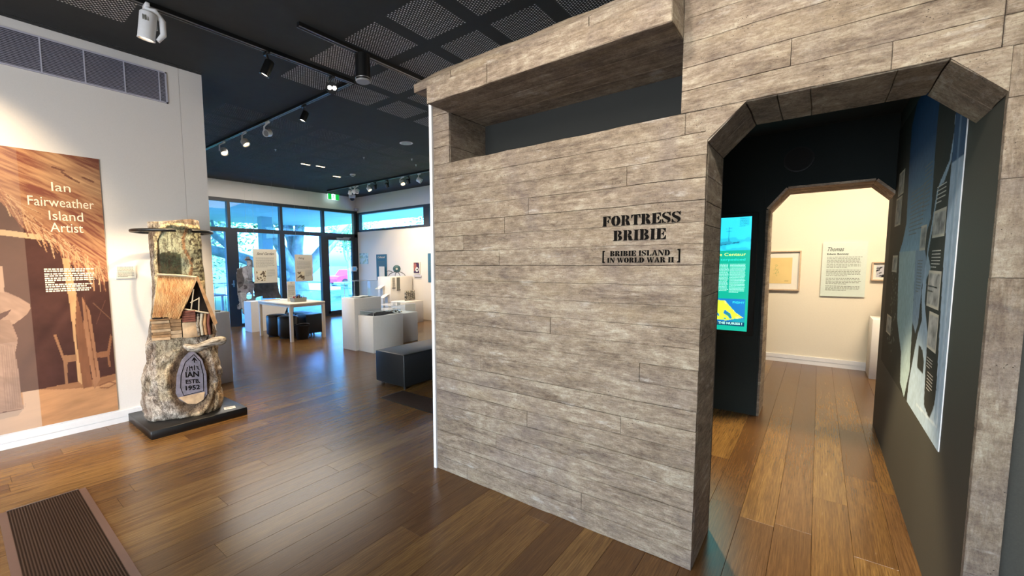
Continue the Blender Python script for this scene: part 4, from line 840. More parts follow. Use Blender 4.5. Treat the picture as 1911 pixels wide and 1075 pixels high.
MB().tube([(4.78, 6.05, .672), (4.86, 6.10, .684), (4.95, 6.07, .685), (5.03, 6.12, .676)], .011, 6).build('white_trim', M['paper'], gar)
plinth('white rounded-top plinth right of the dark garment, behind the bench', (5.31, 6.20, 0), (5.985, 6.80, .575))
case('shallow acrylic case over small shell pieces', (5.34, 6.23, .577), (5.955, 6.77, .735))
for i in range(14):
    o_ = MB().lathe((5.42 + .46 * RN.random(), 6.30 + .38 * RN.random(), .5765), [(.012, 0), (.022 + .01 * RN.random(), .006), (.014, .016), (0, .02)], 9).build('shell', [M['drift'], M['slatwood'], M['void']][i % 3]); tag(o_, 'small dark and pale shell pieces laid out in the shallow case', 'shell', 'shells in the shallow case')
plinth('tall white plinth by the end wall carrying a horned disc', (7.45, 8.72, 0), (8.24, 9.25, 1.19))
for x0, x1, zb in ((7.50, 7.60, .905), (7.66, 7.77, .845)):
    t = thing('caption_strip', 'narrow grey caption strip on the tall plinth, ' + ('left one' if x0 < 7.6 else 'right one, slightly longer'), 'label', ((x0+x1)/2, 8.715, zb)); MB().box((x0, 8.708, zb), (x1, 8.718, 1.175)).build('card', M['greyfab' if x0 > 7.6 else 'paper'], t); text_lines('caption_text', (x0 + .01, 8.7065, 1.16), X1, Z1, x1 - x0 - .02, 1.15 - zb, 12, M['inkgrey'], t, int(x0 * 10), .4); MB().box((x0 - .005, 8.70, zb - .02), (x1 + .01, 8.718, zb - .004)).build('ledge', M['blackmatt'], t)
plinth('low white plinth below the patterned cushion', (7.35, 8.06, 0), (8.0, 8.60, .565))
cu = thing('cushion', 'square black-and-cream patterned cushion standing on the low plinth', 'cushion', (7.76, 8.32, .567), .12)
m = MB(); n_ = 26; vs = []; cc = []
for sgn in (-1, 1):
    for i in range(n_ + 1):
        for j in range(n_ + 1):
            u_, v_2 = (i / n_ * 2 - 1), (j / n_ * 2 - 1); pin = 1 - .07 * (1 - abs(u_ * v_2)); th = .055 * max(0, (1 - u_ ** 4) * (1 - v_2 ** 4)) ** .5
            vs.append((.205 * u_ * (1 - .06 * (1 - v_2 ** 2)), sgn * th, .135 + .130 * v_2 * (1 - .06 * (1 - u_ ** 2)))); w_ = math.sin(u_ * 26 + 3 * math.sin(v_2 * 12)) * math.sin(v_2 * 22 + 2 * math.sin(u_ * 9)); cc.append((.55, .51, .42) if w_ > .02 else (.03, .03, .03))
for s_ in range(2): m.add(vs[s_*(n_+1)**2:(s_+1)*(n_+1)**2], [(i*(n_+1)+j, (i+1)*(n_+1)+j, (i+1)*(n_+1)+j+1, i*(n_+1)+j+1) for i in range(n_) for j in range(n_)], 0, True)
co = m.build('cover', M['art'], cu, local=True); at = co.data.color_attributes.new('art', 'FLOAT_COLOR', 'POINT'); C4 = np.ones((len(cc), 4)); C4[:, :3] = cc; at.data.foreach_set('color', C4.reshape(-1))
# horned disc on the tall plinth
hd = thing('horned_disc', 'dark blue-green round disc on black antler-like legs, on the tall plinth', 'ornament', (7.88, 8.95, 1.19))
MB().lathe((7.88, 8.95, 1.40), [(0, -.012), (.095, -.012), (.105, 0), (.095, .012), (0, .012)], 32, axis=(-.66, -.75, 0)).build('disc', plain('verdigris_disc', '#2f5560', .5, var=.5, scale=18), hd)
MB().lathe((7.868, 8.936, 1.40), [(0, .006), (.03, .006), (.025, .010)], 12, axis=(-.66, -.75, 0)).build('disc_boss', M['paper'], hd)
for sx_ in (-1, 1):
    MB().tube([(7.88, 8.95, 1.32), (7.88 + .08 * sx_, 8.95 - .06 * sx_, 1.31), (7.88 + .15 * sx_, 8.95 - .12 * sx_, 1.26), (7.88 + .18 * sx_, 8.95 - .15 * sx_, 1.20)], [.012, .010, .009, .006], 7).build('leg', M['black'], hd)
    MB().tube([(7.88, 8.95, 1.32), (7.88 + .04 * sx_, 8.93 - .03 * sx_, 1.27), (7.88 + .05 * sx_, 8.92 - .05 * sx_, 1.20)], [.012, .009, .006], 7).build('leg', M['black'], hd)
MB().tube([(7.78, 9.03, 1.33), (7.70, 9.09, 1.345), (7.64, 9.13, 1.325)], [.009, .008, .003], 7).build('horn', M['black'], hd)
# brochure shelves left of the tall plinth
for z0, lbl, yo in ((.86, 'upper', .19), (.64, 'lower', 0)):
    t = thing('sloped_shelf', lbl + ' of two sloped white leaflet shelves beside the tall plinth', 'shelf', (7.34, 8.98, z0)); MB().add([(7.24, 8.76 + yo, z0), (7.44, 8.76 + yo, z0 + .09), (7.44, 8.93 + yo, z0 + .09), (7.24, 8.93 + yo, z0), (7.24, 8.76 + yo, z0 + .012), (7.44, 8.76 + yo, z0 + .102), (7.44, 8.93 + yo, z0 + .102), (7.24, 8.93 + yo, z0 + .012)], [(0,1,2,3),(4,5,6,7),(0,1,5,4),(1,2,6,5),(2,3,7,6),(3,0,4,7)]).build('board', M['plinth'], t)
    MB().box((7.40, 8.79 + yo, .0), (7.445, 8.90 + yo, z0 + .07)).build('support', M['plinth'], t)
# wall graphics on end wall
def sheet(name, label, cat, y0, y1, z0, z1, mat, x=XG, th=.01, title=None, tcol='inkwhite', rowsn=10, body='inkwhite', group=None, shear=.3):
    t = thing(name, label, cat, (x, (y0+y1)/2, z0), 0, group); MB().box((x - th, y0, z0), (x, y1, z1)).build('board', M[mat], t); w = abs(y1 - y0)
    if title: place_text(title, 'title_lettering', (x - th - .002, (y0+y1)/2, z1 - .11), YM, Z1, NX, .06, M[tcol], t, width=w * .7, shear=shear)
    if rowsn: text_lines('body_text', (x - th - .002, max(y0, y1) - w * .15, z1 - .20), YM, Z1, w * .7, (z1 - z0) * .55, rowsn, M[body], t, int(y0 * 7), .3)
    return t
sheet('information_sign', 'slate blue info panel beside the window, with a white leaflet in front', 'panel', 9.84, 10.32, 1.03, 1.82, 'board_blue', title='Collected', rowsn=12, body='inkgrey')
sheet('information_sign', 'slate blue info panel at the edge of the bunker wall, by the framed picture', 'panel', 7.75, 8.145, 1.03, 1.81, 'board_blue', rowsn=12, body='inkgrey', shear=0)
lf_ = thing('leaflet', 'tall white leaflet standing in front of the left blue panel', 'leaflet', (8.2, 9.98, 1.0)); MB().box((8.2, 9.86, .98), (8.206, 10.10, 1.46)).build('sheet', M['paper'], lf_)
lh = tag(MB().box((8.14, 9.84, .93), (XG, 10.12, .98)).build('leaflet_shelf', M['plinth']), 'small white wall shelf under the white leaflet', 'shelf')
sh_ = thing('notice_sheet', 'pale blue printed notice sheet near the glass door', 'notice', (XG, 10.92, 1.54)); c_ = Canvas(0, 0, .44, .33, .01); nn = c_.noise(9, 9, 0, 3, 3); c_.c[:] = np.array(lin('#c3dde6')); c_.fill(nn > .58, '#5d9db2', .6); c_.fill(nn < .36, '#8fb59b', .6)
c_.build('print', (XG - .0105, 11.14, 1.54), YM, Z1, M['art'], sh_); MB().box((XG - .01, 10.70, 1.54), (XG, 11.14, 1.87)).build('board', M['paper'], sh_)
fp = thing('framed_picture', 'small purple-and-black framed picture with a caption below, lit warm', 'picture', (XG, 8.57, 1.27)); MB().box((XG - .02, 8.44, 1.25), (XG, 8.71, 1.585)).build('mount', M['paper'], fp)
c_ = Canvas(0, 0, .22, .29, .008); c_.c[:] = np.array(lin('#3d2f4d')); nn = c_.noise(12, 12, 0, 9, 2); c_.fill(nn > .55, '#a5655c', .9); c_.fill(np.hypot(c_.X - .13, c_.Y - .10) < .06, '#e7e2e0'); c_.fill(np.hypot(c_.X - .14, c_.Y - .10) < .03, '#2b2333'); c_.build('picture', (XG - .0215, 8.69, 1.275), YM, Z1, M['art'], fp)
MB().box((XG - .035, 8.40, 1.17), (XG, 8.68, 1.215)).build('caption_block', M['louvre'], fp)
# tablet on the door post
tb = thing('wall_intercom', 'small white wall-mounted screen beside the glass door', 'intercom', (8.13, 11.12, 1.30)); MB().bbox((7.98, 11.13, 1.31), (8.16, 11.16, 1.46), .004, n=1).build('case', M['whitemetal'], tb); MB().box((8.01, 11.126, 1.335), (8.13, 11.131, 1.44)).build('screen', plain('small_screen', '#4c86b0', .3, emit='#3a7db5', estr=.5), tb); MB().box((8.16, 11.14, 1.36), (8.20, 11.21, 1.42)).build('arm', M['steel'], tb)

# plinth behind the wall end
plinth('white plinth half hidden behind the carved trunk and wall end', (1.93, 5.94, 0), (2.33, 6.34, .935))
case('clear acrylic case on the plinth behind the wall end', (1.96, 5.97, .937), (2.30, 6.31, 1.30))
MB_ = tag(MB().bbox((2.03, 6.02, .937), (2.25, 6.26, .955), .005, n=1).build('pale_block', M['pine']), 'flat pale timber piece inside the case behind the wall end', 'exhibit')

# ------------------------------------------------------------------ activity table and what is around it
tb = thing('activity_table', 'square pale activity table with straight legs by the windows', 'table', (4.65, 8.69, 0))
MB().bbox((4.26, 8.01, .728), (5.045, 9.37, .768), .004, n=1).build('tabletop', M['pine'], tb)
for x in (4.265, 4.985):
    for y in (8.015, 9.31): MB().box((x, y, 0), (x + .055, y + .055, .728)).build('leg', M['pine'], tb)
for a, b in (((4.27, 8.02, .69), (5.03, 8.045, .728)), ((4.27, 9.335, .69), (5.03, 9.36, .728)), ((4.27, 8.02, .69), (4.29, 9.36, .728)), ((5.015, 8.02, .69), (5.035, 9.36, .728))): MB().box(a, b).build('apron', M['pine'], tb)
def round_pouf(x, y, lab):
    t = thing('round_pouf', lab, 'stool', (x, y, 0)); R = .205
    MB().lathe((x, y, .03), [(0, 0), (R - .02, 0), (R, .03), (R, .385), (R - .006, .395), (R, .405), (R - .015, .425), (R - .06, .436), (0, .438)], 40).build('seat', M['leather'], t); MB().cyl((x, y, 0), (x, y, .035), R - .04, n=28).build('base', M['blackmatt'], t)
    m = MB(); P = [(x + (R + .001) * math.cos(2*PI*i/36), y + (R + .001) * math.sin(2*PI*i/36), .425) for i in range(36)]; m.tube(P, .004, 5, closed=True); m.build('piping', M['seam'], t)
round_pouf(4.53, 8.62, 'round black pouf under the table, nearer of the two'); round_pouf(4.50, 9.06, 'round black pouf under the table, behind the nearer one')
def cube_pouf(x0, y0, x1, y1, lab):
    t = thing('square_pouf', lab, 'stool', ((x0+x1)/2, (y0+y1)/2, 0)); MB().bbox((x0, y0, .05), (x1, y1, .46), .015).build('seat', M['leather'], t)
    for x in (x0 + .04, x1 - .04):
        for y in (y0 + .04, y1 - .04): MB().cyl((x, y, 0), (x, y, .055), .016, n=8).build('foot', M['whitemetal'], t)
cube_pouf(4.83, 8.42, 5.26, 8.83, 'square black pouf under the table, right one'); cube_pouf(4.83, 8.86, 5.26, 9.28, 'square black pouf behind the right one')
bk = thing('waste_bucket', 'black plastic bucket on the floor in front of the square pouf', 'bucket', (4.62, 8.22, 0))
MB().lathe((4.62, 8.22, 0), [(0, 0), (.115, 0), (.145, .28), (.155, .28), (.155, .30), (.138, .30), (.108, .012), (0, .012)], 32).build('body', M['blackmatt'], bk)
MB().tube([(4.62 + .15 * math.cos(a), 8.22 + .15 * math.sin(a) , .285 - .06 * math.sin((a + .3) * 1)) for a in np.linspace(-2.9, .1, 14)], .004, 6).build('handle', M['steel'], bk)
ty = thing('craft_tray', 'grey caddy of coloured pens and brushes on the activity table', 'tray', (4.63, 8.36, .768), .0)
MB().add([(4.50, 8.26, .77), (4.76, 8.26, .77), (4.76, 8.42, .77), (4.50, 8.42, .77), (4.485, 8.25, .855), (4.775, 8.25, .855), (4.775, 8.43, .855), (4.485, 8.43, .855)], [(0,1,2,3),(0,1,5,4),(1,2,6,5),(2,3,7,6),(3,0,4,7)]).build('body', M['greyfab'], ty, recalc=False)
MB().tube([(4.63, 8.26, .85), (4.63, 8.27, .90), (4.63, 8.30, .915), (4.63, 8.38, .915), (4.63, 8.41, .90), (4.63, 8.42, .85)], .007, 7).build('handle', M['blackmatt'], ty)
for i in range(16):
    x = 4.51 + .24 * RN.random(); y = 8.28 + .12 * RN.random(); c_ = [M['redwood'], M['paletwig'], M['void'], plain('red_pen', '#b03038', .5)][i % 4]
    p_ = MB().cyl((x, y, .772), (x + .02 * (RN.random() - .5), y + .02 * (RN.random() - .5), .875 + .03 * RN.random()), .006, n=7).build('pencil', c_); tag(p_, 'pencils and brushes standing in the grey caddy', 'pencil', 'pencils in the caddy')
ts = thing('table_sign', 'tall cream instruction card standing on the table behind the caddy', 'sign', (4.62, 8.62, .768)); MB().box((4.53, 8.60, .768), (4.715, 8.606, 1.185)).build('card', M['paper'], ts); MB().box((4.53, 8.60, .768), (4.715, 8.68, .773)).build('foot', M['paper'], ts); text_lines('body_text', (4.55, 8.598, 1.12), X1, Z1, .145, .26, 10, M['inkgrey'], ts, 5, .35)
MB().cyl((4.622, 8.598, 1.155), (4.622, 8.5995, 1.155), .010, n=10).build('emblem', M['slatwood'], ts)
pp = thing('paper_stack', 'loose sheets of pale paper on the table beside the sign', 'paper', (4.60, 9.0, .768)); MB().box((4.45, 8.85, .768), (4.68, 9.10, .778)).build('sheets', M['board_sage'], pp)
pw = thing('wooden_board', 'thin brown wooden board lying at the back of the table', 'board', (4.55, 9.25, .768)); MB().box((4.32, 9.17, .768), (4.66, 9.33, .782)).build('board', M['oakframe'], pw)
dd = thing('sloped_display', 'white sloped display unit under the windows behind the table', 'display unit', (4.9, 10.1, 0)); MB().prism([(4.36, .0), (5.0, .0), (5.30, .70), (4.36, .70)], (0, 9.95, 0), X1, Z1, (0, -1, 0), .35).build('body', M['plinth'], dd)

# hanging boards and photo cut-out near the windows
def wires(xs, y, z, par):
    for x in xs: MB().cyl((x, y, z), (x, y, H), .0012, n=5).build('wire', M['steel'], par)
def hboard(name, label, x0, x1, z0, z1, y, title, pic, seed):
    t = thing(name, label, 'sign', ((x0+x1)/2, y, z0)); MB().box((x0, y, z0), (x1, y + .012, z1)).build('board', M['board_beige'], t); w = x1 - x0; h = z1 - z0
    place_text(title, 'title_lettering', (x0 + w * .36 if len(title) < 8 else x0 + w * .52, y - .002, z1 - h * .17), X1, Z1, NX, h * .075, M['ink'], t, width=w * (.34 if len(title) < 8 else .74), shear=.45)
    text_lines('body_text', (x0 + w * .1, y - .002, z1 - h * .24), X1, Z1, w * .8, h * .30, 9, M['inkgrey'], t, seed, .28)
    text_lines('caption_text', (x0 + w * .55, y - .002, z1 - h * .60), X1, Z1, w * .36, h * .22, 7, M['inkgrey'], t, seed + 1, .28)
    c_ = Canvas(0, 0, w * .40, h * .30, .008); c_.c[:] = np.array(lin('#cfc3a6')); nn = c_.noise(30 if pic else 14, 30 if pic else 26, .6, seed, 2); k_ = (nn > .56) if pic else ((nn > .56) & (np.hypot(c_.X - w * .2, c_.Y - h * .15) < .13)); c_.fill(k_, '#3f2d22', .9)
    c_.build('picture', (x0 + w * .10, y - .003, z0 + h * .06), X1, Z1, M['art'], t); wires((x0 + .05, x1 - .05), y + .006, z1, t); return t
hboard('hanging_board', 'larger sand-coloured board with handwriting title Sand Garden hanging by the windows', 4.76, 5.345, 1.092, 1.925, 10.6, 'Sand Garden', True, 61)
hboard('hanging_board', 'smaller sand-coloured board titled Fishing hanging before the fig tree view', 5.831, 6.335, 1.093, 1.802, 10.6, 'Fishing', False, 71)
co = thing('photo_cutout', 'black-and-white photo cut-out of a person in a brimmed hat holding fish, hung by the glass', 'cutout', (4.9, 10.9, .2))
sil = [(4.663, 1.667), (4.705, 1.69), (4.725, 1.744), (4.801, 1.753), (4.825, 1.685), (4.88, 1.659), (4.855, .779), (4.912, .705), (4.896, .389), (4.955, .33), (4.918, .307), (4.858, .321), (4.855, .251), (4.758, .199), (4.676, .252), (4.564, .35), (4.569, .453), (4.455, .463), (4.46, .566), (4.51, .596), (4.48, .803), (4.468, 1.042), (4.474, 1.313), (4.497, 1.448), (4.554, 1.464), (4.616, 1.548), (4.604, 1.48), (4.672, 1.505), (4.735, 1.53), (4.735, 1.62)]
boat = [(4.85, 1.127), (5.498, 1.086), (5.524, .828), (5.592, .658), (5.078, .685), (5.072, .748), (4.88, .714)]
hole = [(4.691, .72), (4.696, .824), (4.757, .864), (4.812, .782), (4.8, .704), (4.731, .692)]
cv = Canvas(4.44, .18, 5.62, 1.77, .007); ins = (cv.mask(sil) | cv.mask(boat)) & ~cv.mask(hole); n1 = cv.noise(20, 16, .4, 6, 3); n2 = cv.noise(9, 9, 0, 7, 2)
cv.c[:] = .22; cv.fill(cv.mask(boat), '#54504e'); cv.fill([(4.637, 1.48), (4.739, 1.513), (4.89, 1.494), (4.891, 1.163), (4.753, 1.133), (4.657, 1.205), (4.614, 1.344)], '#a9a3a4'); cv.fill([(4.633, 1.069), (4.887, 1.075), (4.877, .866), (4.689, .859), (4.526, .903)], '#8f8888')
cv.fill([(4.487, 1.414), (4.621, 1.48), (4.614, 1.344), (4.655, 1.171), (4.615, 1.035), (4.513, .972), (4.473, 1.144)], '#55504f'); cv.fill([(4.54, .868), (4.689, .859), (4.697, .685), (4.827, .553), (4.855, .251), (4.758, .208), (4.597, .347), (4.557, .54)], '#aaa59f')
cv.fill([(4.736, 1.633), (4.829, 1.629), (4.825, 1.546), (4.772, 1.512), (4.74, 1.547)], '#b5aeae'); cv.fill([(4.655, 1.659), (4.706, 1.684), (4.725, 1.744), (4.801, 1.753), (4.823, 1.685), (4.878, 1.659), (4.846, 1.634), (4.728, 1.640)], '#7c7675'); cv.line([(4.72, 1.675), (4.82, 1.672)], .02, '#3b3838')
cv.line([(4.755, 1.61), (4.775, 1.608)], .008, '#3a3534'); cv.line([(4.80, 1.608), (4.815, 1.607)], .008, '#3a3534'); cv.line([(4.77, 1.56), (4.80, 1.56)], .008, '#4a4342'); cv.line([(4.70, 1.20), (4.86, 1.18)], .035, '#8d8786'); cv.line([(4.735, 1.40), (4.76, 1.17)], .008, '#6d6766')
cv.c *= (.55 + .9 * n1)[..., None]; cv.fill((n2 < .35) & (cv.Y < 1.15) & (cv.X < 4.9), '#2e2927', .75)
cv.build('print', (0, 10.9, 0), X1, Z1, M['art'], co, inside=ins); cvb = Canvas(4.44, .18, 5.62, 1.77, .02); cvb.c[:] = .6; ib = (cvb.mask(sil) | cvb.mask(boat)) & ~cvb.mask(hole); cvb.build('backing_board', (0, 10.906, 0), X1, Z1, M['art'], co, inside=ib)
wires((4.76,), 10.903, 1.74, co)

# ------------------------------------------------------------------ bunker room: screen, speaker hole, map
sc_ = thing('info_screen', 'tall lit turquoise information screen on the black wall inside the bunker', 'screen', (5.02, .64, .8))
MB().bbox((4.985, .472, .808), (5.038, 1.14, 2.012), .004, n=1).build('bezel', M['blackmatt'], sc_)
SXs = 4.9835; cv = Canvas(0, 0, .575, 1.125, .005); Xr, Yr = cv.X, cv.Y    # x from right edge leftwards handled below; u runs to -y from y=1.097
def q(y, z): return (1.097 - y, z - .85)
cv.c[:] = np.array(lin('#12a58c')); top = Yr > (1.651 - .85); cv.fill(top, '#32cfe9'); cv.c[top] *= (1.0 + .0 * Yr[top])[:, None]; nn = cv.noise(6, 10, 0, 3, 3); cv.fill(top & (Yr < 1.78 - .85) & (nn > .5), '#2296b5', .5)
cv.line([q(.71, 1.88), q(.706, 1.74)], .006, '#1f88a4'); cv.line([q(.735, 1.865), q(.685, 1.87)], .004, '#1f88a4'); cv.line([q(.73, 1.84), q(.69, 1.84)], .004, '#1f88a4'); cv.line([q(.83, 1.70), q(.62, 1.73)], .012, '#176f8c'); cv.fill([q(.79, 1.73), q(.70, 1.745), q(.66, 1.72), q(.79, 1.71)], '#2a93b0')
pic = cv.mask([q(1.08, 1.168), q(.546, 1.168), q(.546, .899), q(1.08, .899)]); cv.fill(pic, '#1b74b8'); nf = cv.noise(14, 7, .7, 13, 3); fire = cv.mask([q(1.08, 1.16), q(.72, 1.15), q(.62, 1.03), q(.555, .985), q(.70, .95), q(1.08, .96)]); cv.fill(fire & (nf > .38), '#cfe63c'); cv.fill(fire & (nf > .58), '#f3f07a'); cv.fill(fire & (nf < .30), '#2f8e5c')
cv.fill(pic & (Yr < .972 - .85) & (nf > .5), '#1c8fa0'); cv.fill([q(1.08, .942), q(.546, .938), q(.546, .899), q(1.08, .899)], '#0b3b5c'); cv.line([q(1.08, 1.19), q(.60, 1.188)], .003, '#c9e05a')
dsp = cv.build('display', (SXs, 1.097, .85), YM, Z1, M['screen'], sc_)
SM = {k_: plain(k_, c_, .6, emit=c_, estr=1.0) for k_, c_ in (('screen_yellow', '#e9f27e'), ('screen_cyan', '#37e0d8'), ('screen_white', '#b8f5ea'))}
place_text('Sinking of the Centaur', 'screen_title', (SXs - .0015, .807, 1.597), YM, Z1, NX, .030, SM['screen_yellow'], dsp, width=.50); place_text('Hospital ship torpedoed', 'screen_title', (SXs - .0015, .80, 1.550), YM, Z1, NX, .022, SM['screen_cyan'], dsp, width=.48)
for yy, w_ in ((1.075, .15), (.895, .20), (.688, .135)): text_lines('screen_text', (SXs - .0015, yy, 1.52), YM, Z1, w_, .29, 22, SM['screen_white'], dsp, int(yy * 50), .42)
text_lines('screen_text', (SXs - .0015, .62, 1.965), YM, Z1, .08, .085, 8, M['ink'], dsp, 8, .3)
place_text('FIGHT', 'screen_poster_text', (SXs - .0015, .60, 1.125), YM, Z1, NX, .020, SM['screen_cyan'], dsp, width=.10, bold=.02); place_text('AVENGE THE NURSES !', 'screen_poster_text', (SXs - .0015, .735, .911), YM, Z1, NX, .022, SM['screen_white'], dsp, width=.345, bold=.03)
lamp('screen_glow', 'AREA', (4.95, .8, 1.45), (3.5, .6, 1.4), 2, (.2, .85, 1.0), shape='RECTANGLE', size=.55, size_y=1.1)
sp = thing('wall_speaker', 'round black speaker high on the dark wall above the far doorway', 'speaker', (5.02, .19, 2.47)); MB().cyl((5.04, .19, 2.466), (5.022, .19, 2.466), .112, n=40).build('rim', M['black'], sp); MB().cyl((5.026, .19, 2.466), (5.018, .19, 2.466), .100, n=40).build('cone_grille', M['blackmatt'], sp)

mp = thing('map_board', 'large blue and black coastal map board with small photographs on the passage wall', 'map', (3.9, -.455, .68))
YM_ = -.4575; cv = Canvas(2.815, .675, 5.17, 2.60, .0085)
cv.c[:] = np.array(lin('#2b2b26')); nb = cv.noise(40, 40, 0, 3, 3)
L1 = '#a9bfc4'; LB = '#6f93b3'; DB = '#17426a'
cv.fill([(3.891, 2.62), (3.45, 2.62), (3.472, 2.182), (3.436, 1.77), (3.70, 1.56), (4.43, 1.56), (4.531, 1.60), (4.412, 1.672), (4.30, 1.80), (4.378, 2.218), (4.396, 2.477), (4.2, 2.62)], DB)
lowm = cv.mask([(3.891, 2.62), (3.45, 2.62), (3.472, 2.182), (3.436, 1.77), (3.70, 1.56), (4.43, 1.56), (4.531, 1.60), (4.412, 1.672), (4.30, 1.80), (4.378, 2.218), (4.396, 2.477), (4.2, 2.62)]); wgt = np.clip((2.25 - cv.Y) / .7, 0, 1) * lowm; cv.c = cv.c * (1 - wgt[..., None]) + np.array(lin('#93b3c8')) * wgt[..., None]
for P, c in (([(4.531, 1.60), (3.82, 1.60), (3.80, 1.45), (3.745, 1.168), (3.704, .869), (3.831, .671), (4.029, .725), (4.091, .922), (4.25, 1.02), (4.382, 1.111), (4.468, 1.356)], L1), ([(3.829, 1.60), (3.516, 1.60), (3.433, 1.498), (3.531, 1.399), (3.541, 1.29), (3.552, 1.179), (3.617, 1.115), (3.745, 1.168)], '#8fa3b8'),
             ([(3.049, 2.219), (2.80, 2.20), (2.80, .67), (3.72, .67), (3.70, .80), (3.582, 1.041), (3.528, 1.127), (3.447, 1.212), (3.52, 1.36), (3.49, 1.50), (3.415, 1.56), (3.415, 1.456), (3.406, 1.311), (3.261, 1.162), (3.244, 1.003), (3.203, .789), (3.049, .76), (2.963, .853), (2.951, .93), (3.007, 1.333), (3.034, 1.558), (3.041, 1.836), (3.037, 2.07)], '#a7bcd0'),
             ([(2.996, 2.26), (3.09, 2.02), (3.25, 1.95), (3.33, 1.90), (3.40, 1.72), (3.46, 1.605), (3.47, 1.511), (3.415, 1.442), (3.322, 1.50), (3.43, 1.577), (3.37, 1.695), (3.29, 1.915), (3.171, 1.93), (3.055, 2.01), (3.03, 2.112), (3.02, 2.26)], '#9fb4c4'), ([(3.471, 1.069), (3.359, 1.055), (3.293, .994), (3.293, .932), (3.471, .938), (3.48, 1.004)], '#2b2b26')):
    cv.fill(cv.mask([(x + 0, y) for x, y in P]), c)
cv.line([(2.90, 2.5), (2.88, .77), (3.40, .74)], .012, '#c3d1dd'); cv.fill((cv.X < 3.04) & (cv.Y > 2.0), DB, .9)
cv.line([(2.93, 2.2), (2.93, .8)], .03, '#86a0ba', .6); cv.c *= (.82 + .36 * nb)[..., None]
for i in range(60):
    x = 4.45 + .4 * RN.random(); z = .85 + .6 * RN.random(); cv.fill(np.hypot(cv.X - x, cv.Y - z) < .008, '#8f9a90')
mpr = cv.build('print', (0, YM_ + .0006, 0), X1, Z1, M['art'], mp)
MB().box((2.815, -.4615, .675), (5.17, YM_, 2.60)).build('board', M['trimw'], mp)
for (x0, z0, x1, z1) in ((3.35, 1.66, 3.06, 1.80), (3.70, 1.60, 3.52, 1.745), (3.355, 1.30, 3.05, 1.49), (3.255, 1.09, 3.03, 1.28), (4.85, 2.04, 4.56, 2.22), (4.92, 1.81, 4.60, 2.03), (4.88, 1.45, 4.60, 1.58), (4.96, .95, 4.68, 1.10)):
    c_ = Canvas(0, 0, abs(x1 - x0), z1 - z0, .009); nn = c_.noise(16, 22, 0, int(x0 * 31), 3); c_.c[:] = (nn * .7 + .05)[..., None] * np.array((1, .97, .9)); b_ = (c_.X < .012) | (c_.X > abs(x1 - x0) - .012) | (c_.Y < .012) | (c_.Y > z1 - z0 - .012); c_.fill(b_, '#cfc9b8')
    ph = c_.build('map_photograph', (max(x0, x1), YM_ + .0012, z0), (-1, 0, 0), Z1, M['art'], mpr)
for (x0, z1, w_, h_, rr) in ((3.32, 1.93, .22, .10, 5), (3.36, 1.42, .24, .05, 2), (3.32, 1.60, .22, .10, 6), (3.72, 2.1, .22, .28, 12), (4.15, 2.0, .5, .3, 12), (3.72, 1.55, .16, .20, 11), (3.22, 1.05, .14, .06, 4), (3.18, .98, .14, .10, 6)):
    text_lines('map_text', (x0, YM_ + .0012, z1), (-1, 0, 0), Z1, w_, h_, rr, M['paper'] if z1 < 1.95 and x0 < 3.5 else M['inkgrey'], mpr, int(z1 * 90), .3)

# ------------------------------------------------------------------ room beyond the second doorway
def framed(label, y0, y1, z0, z1, art, border, matw):
    t = thing('framed_picture', label, 'picture', (XB, (y0+y1)/2, z0)); f = border
    for a, b in (((y0, z0), (y1, z0 + f)), ((y0, z1 - f), (y1, z1)), ((y0, z0 + f), (y0 + f, z1 - f)), ((y1 - f, z0 + f), (y1, z1 - f))): MB().box((XB - .035, a[0], a[1]), (XB, b[0], b[1])).build('frame_side', M['oakframe'], t)
    MB().box((XB - .012, y0 + f, z0 + f), (XB - .002, y1 - f, z1 - f)).build('mount', M['paper'], t); w = y1 - y0 - 2*f - 2*matw; h = z1 - z0 - 2*f - 2*matw
    c_ = Canvas(0, 0, w, h, .008); art(c_, w, h); c_.build('artwork', (XB - .014, y1 - f - matw, z0 + f + matw), YM, Z1, M['art'], t)
def art1(c, w, h):
    c.c[:] = np.array(lin('#dcc489')) * (.9 + .2 * c.noise(5, 5, 0, 2, 3))[..., None]
    for P in ([(.5, .70), (.46, .6), (.54, .5), (.48, .4), (.53, .28)], [(.42, .52), (.55, .56), (.58, .42), (.43, .38)], [(.45, .30), (.57, .30)], [(.50, .74), (.55, .70), (.50, .66), (.47, .70), (.50, .74)]): c.line([(x * w, y * h) for x, y in P], .006, '#9da56c', .7)
    c.line([(.78 * w, .10 * h), (.9 * w, .11 * h)], .008, '#7c7150', .7)
def art2(c, w, h): c.c[:] = np.array(lin('#20222b')); n_ = c.noise(9, 26, .5, 4, 3); c.fill(n_ > .56, '#c9ccd6', .8); c.fill(c.Y > h * .88, '#b8bcc6')
framed('large oak-framed faint ochre drawing in a wide white mount', .209, .80, 1.094, 1.690, art1, .018, .085)
framed('small oak-framed dark landscape print on the cream wall above the plinth', -.95, -.557, 1.262, 1.516, art2, .016, .03)
ip = thing('information_sign', 'pale sage text panel with a handwritten heading on the cream wall', 'panel', (XB, -.265, 1.03)); MB().box((XB - .02, -.504, 1.030), (XB, -.030, 1.790)).build('board', M['board_sage'], ip)
place_text('Thomas', 'title_lettering', (XB - .022, -.172, 1.672), YM, Z1, NX, .058, M['ink'], ip, width=.175, shear=.4); place_text('Edwin Bonney', 'title_lettering', (XB - .022, -.197, 1.622), YM, Z1, NX, .020, M['ink'], ip, width=.232, bold=.02)
for z1, h_, rr, sd in ((1.598, .165, 8, 1), (1.415, .10, 5, 2), (1.298, .10, 5, 3), (1.185, .075, 4, 4)): text_lines('body_text', (XB - .022, -.082, z1), YM, Z1, .375, h_, rr, M['inkgrey'], ip, 90 + sd, .34)
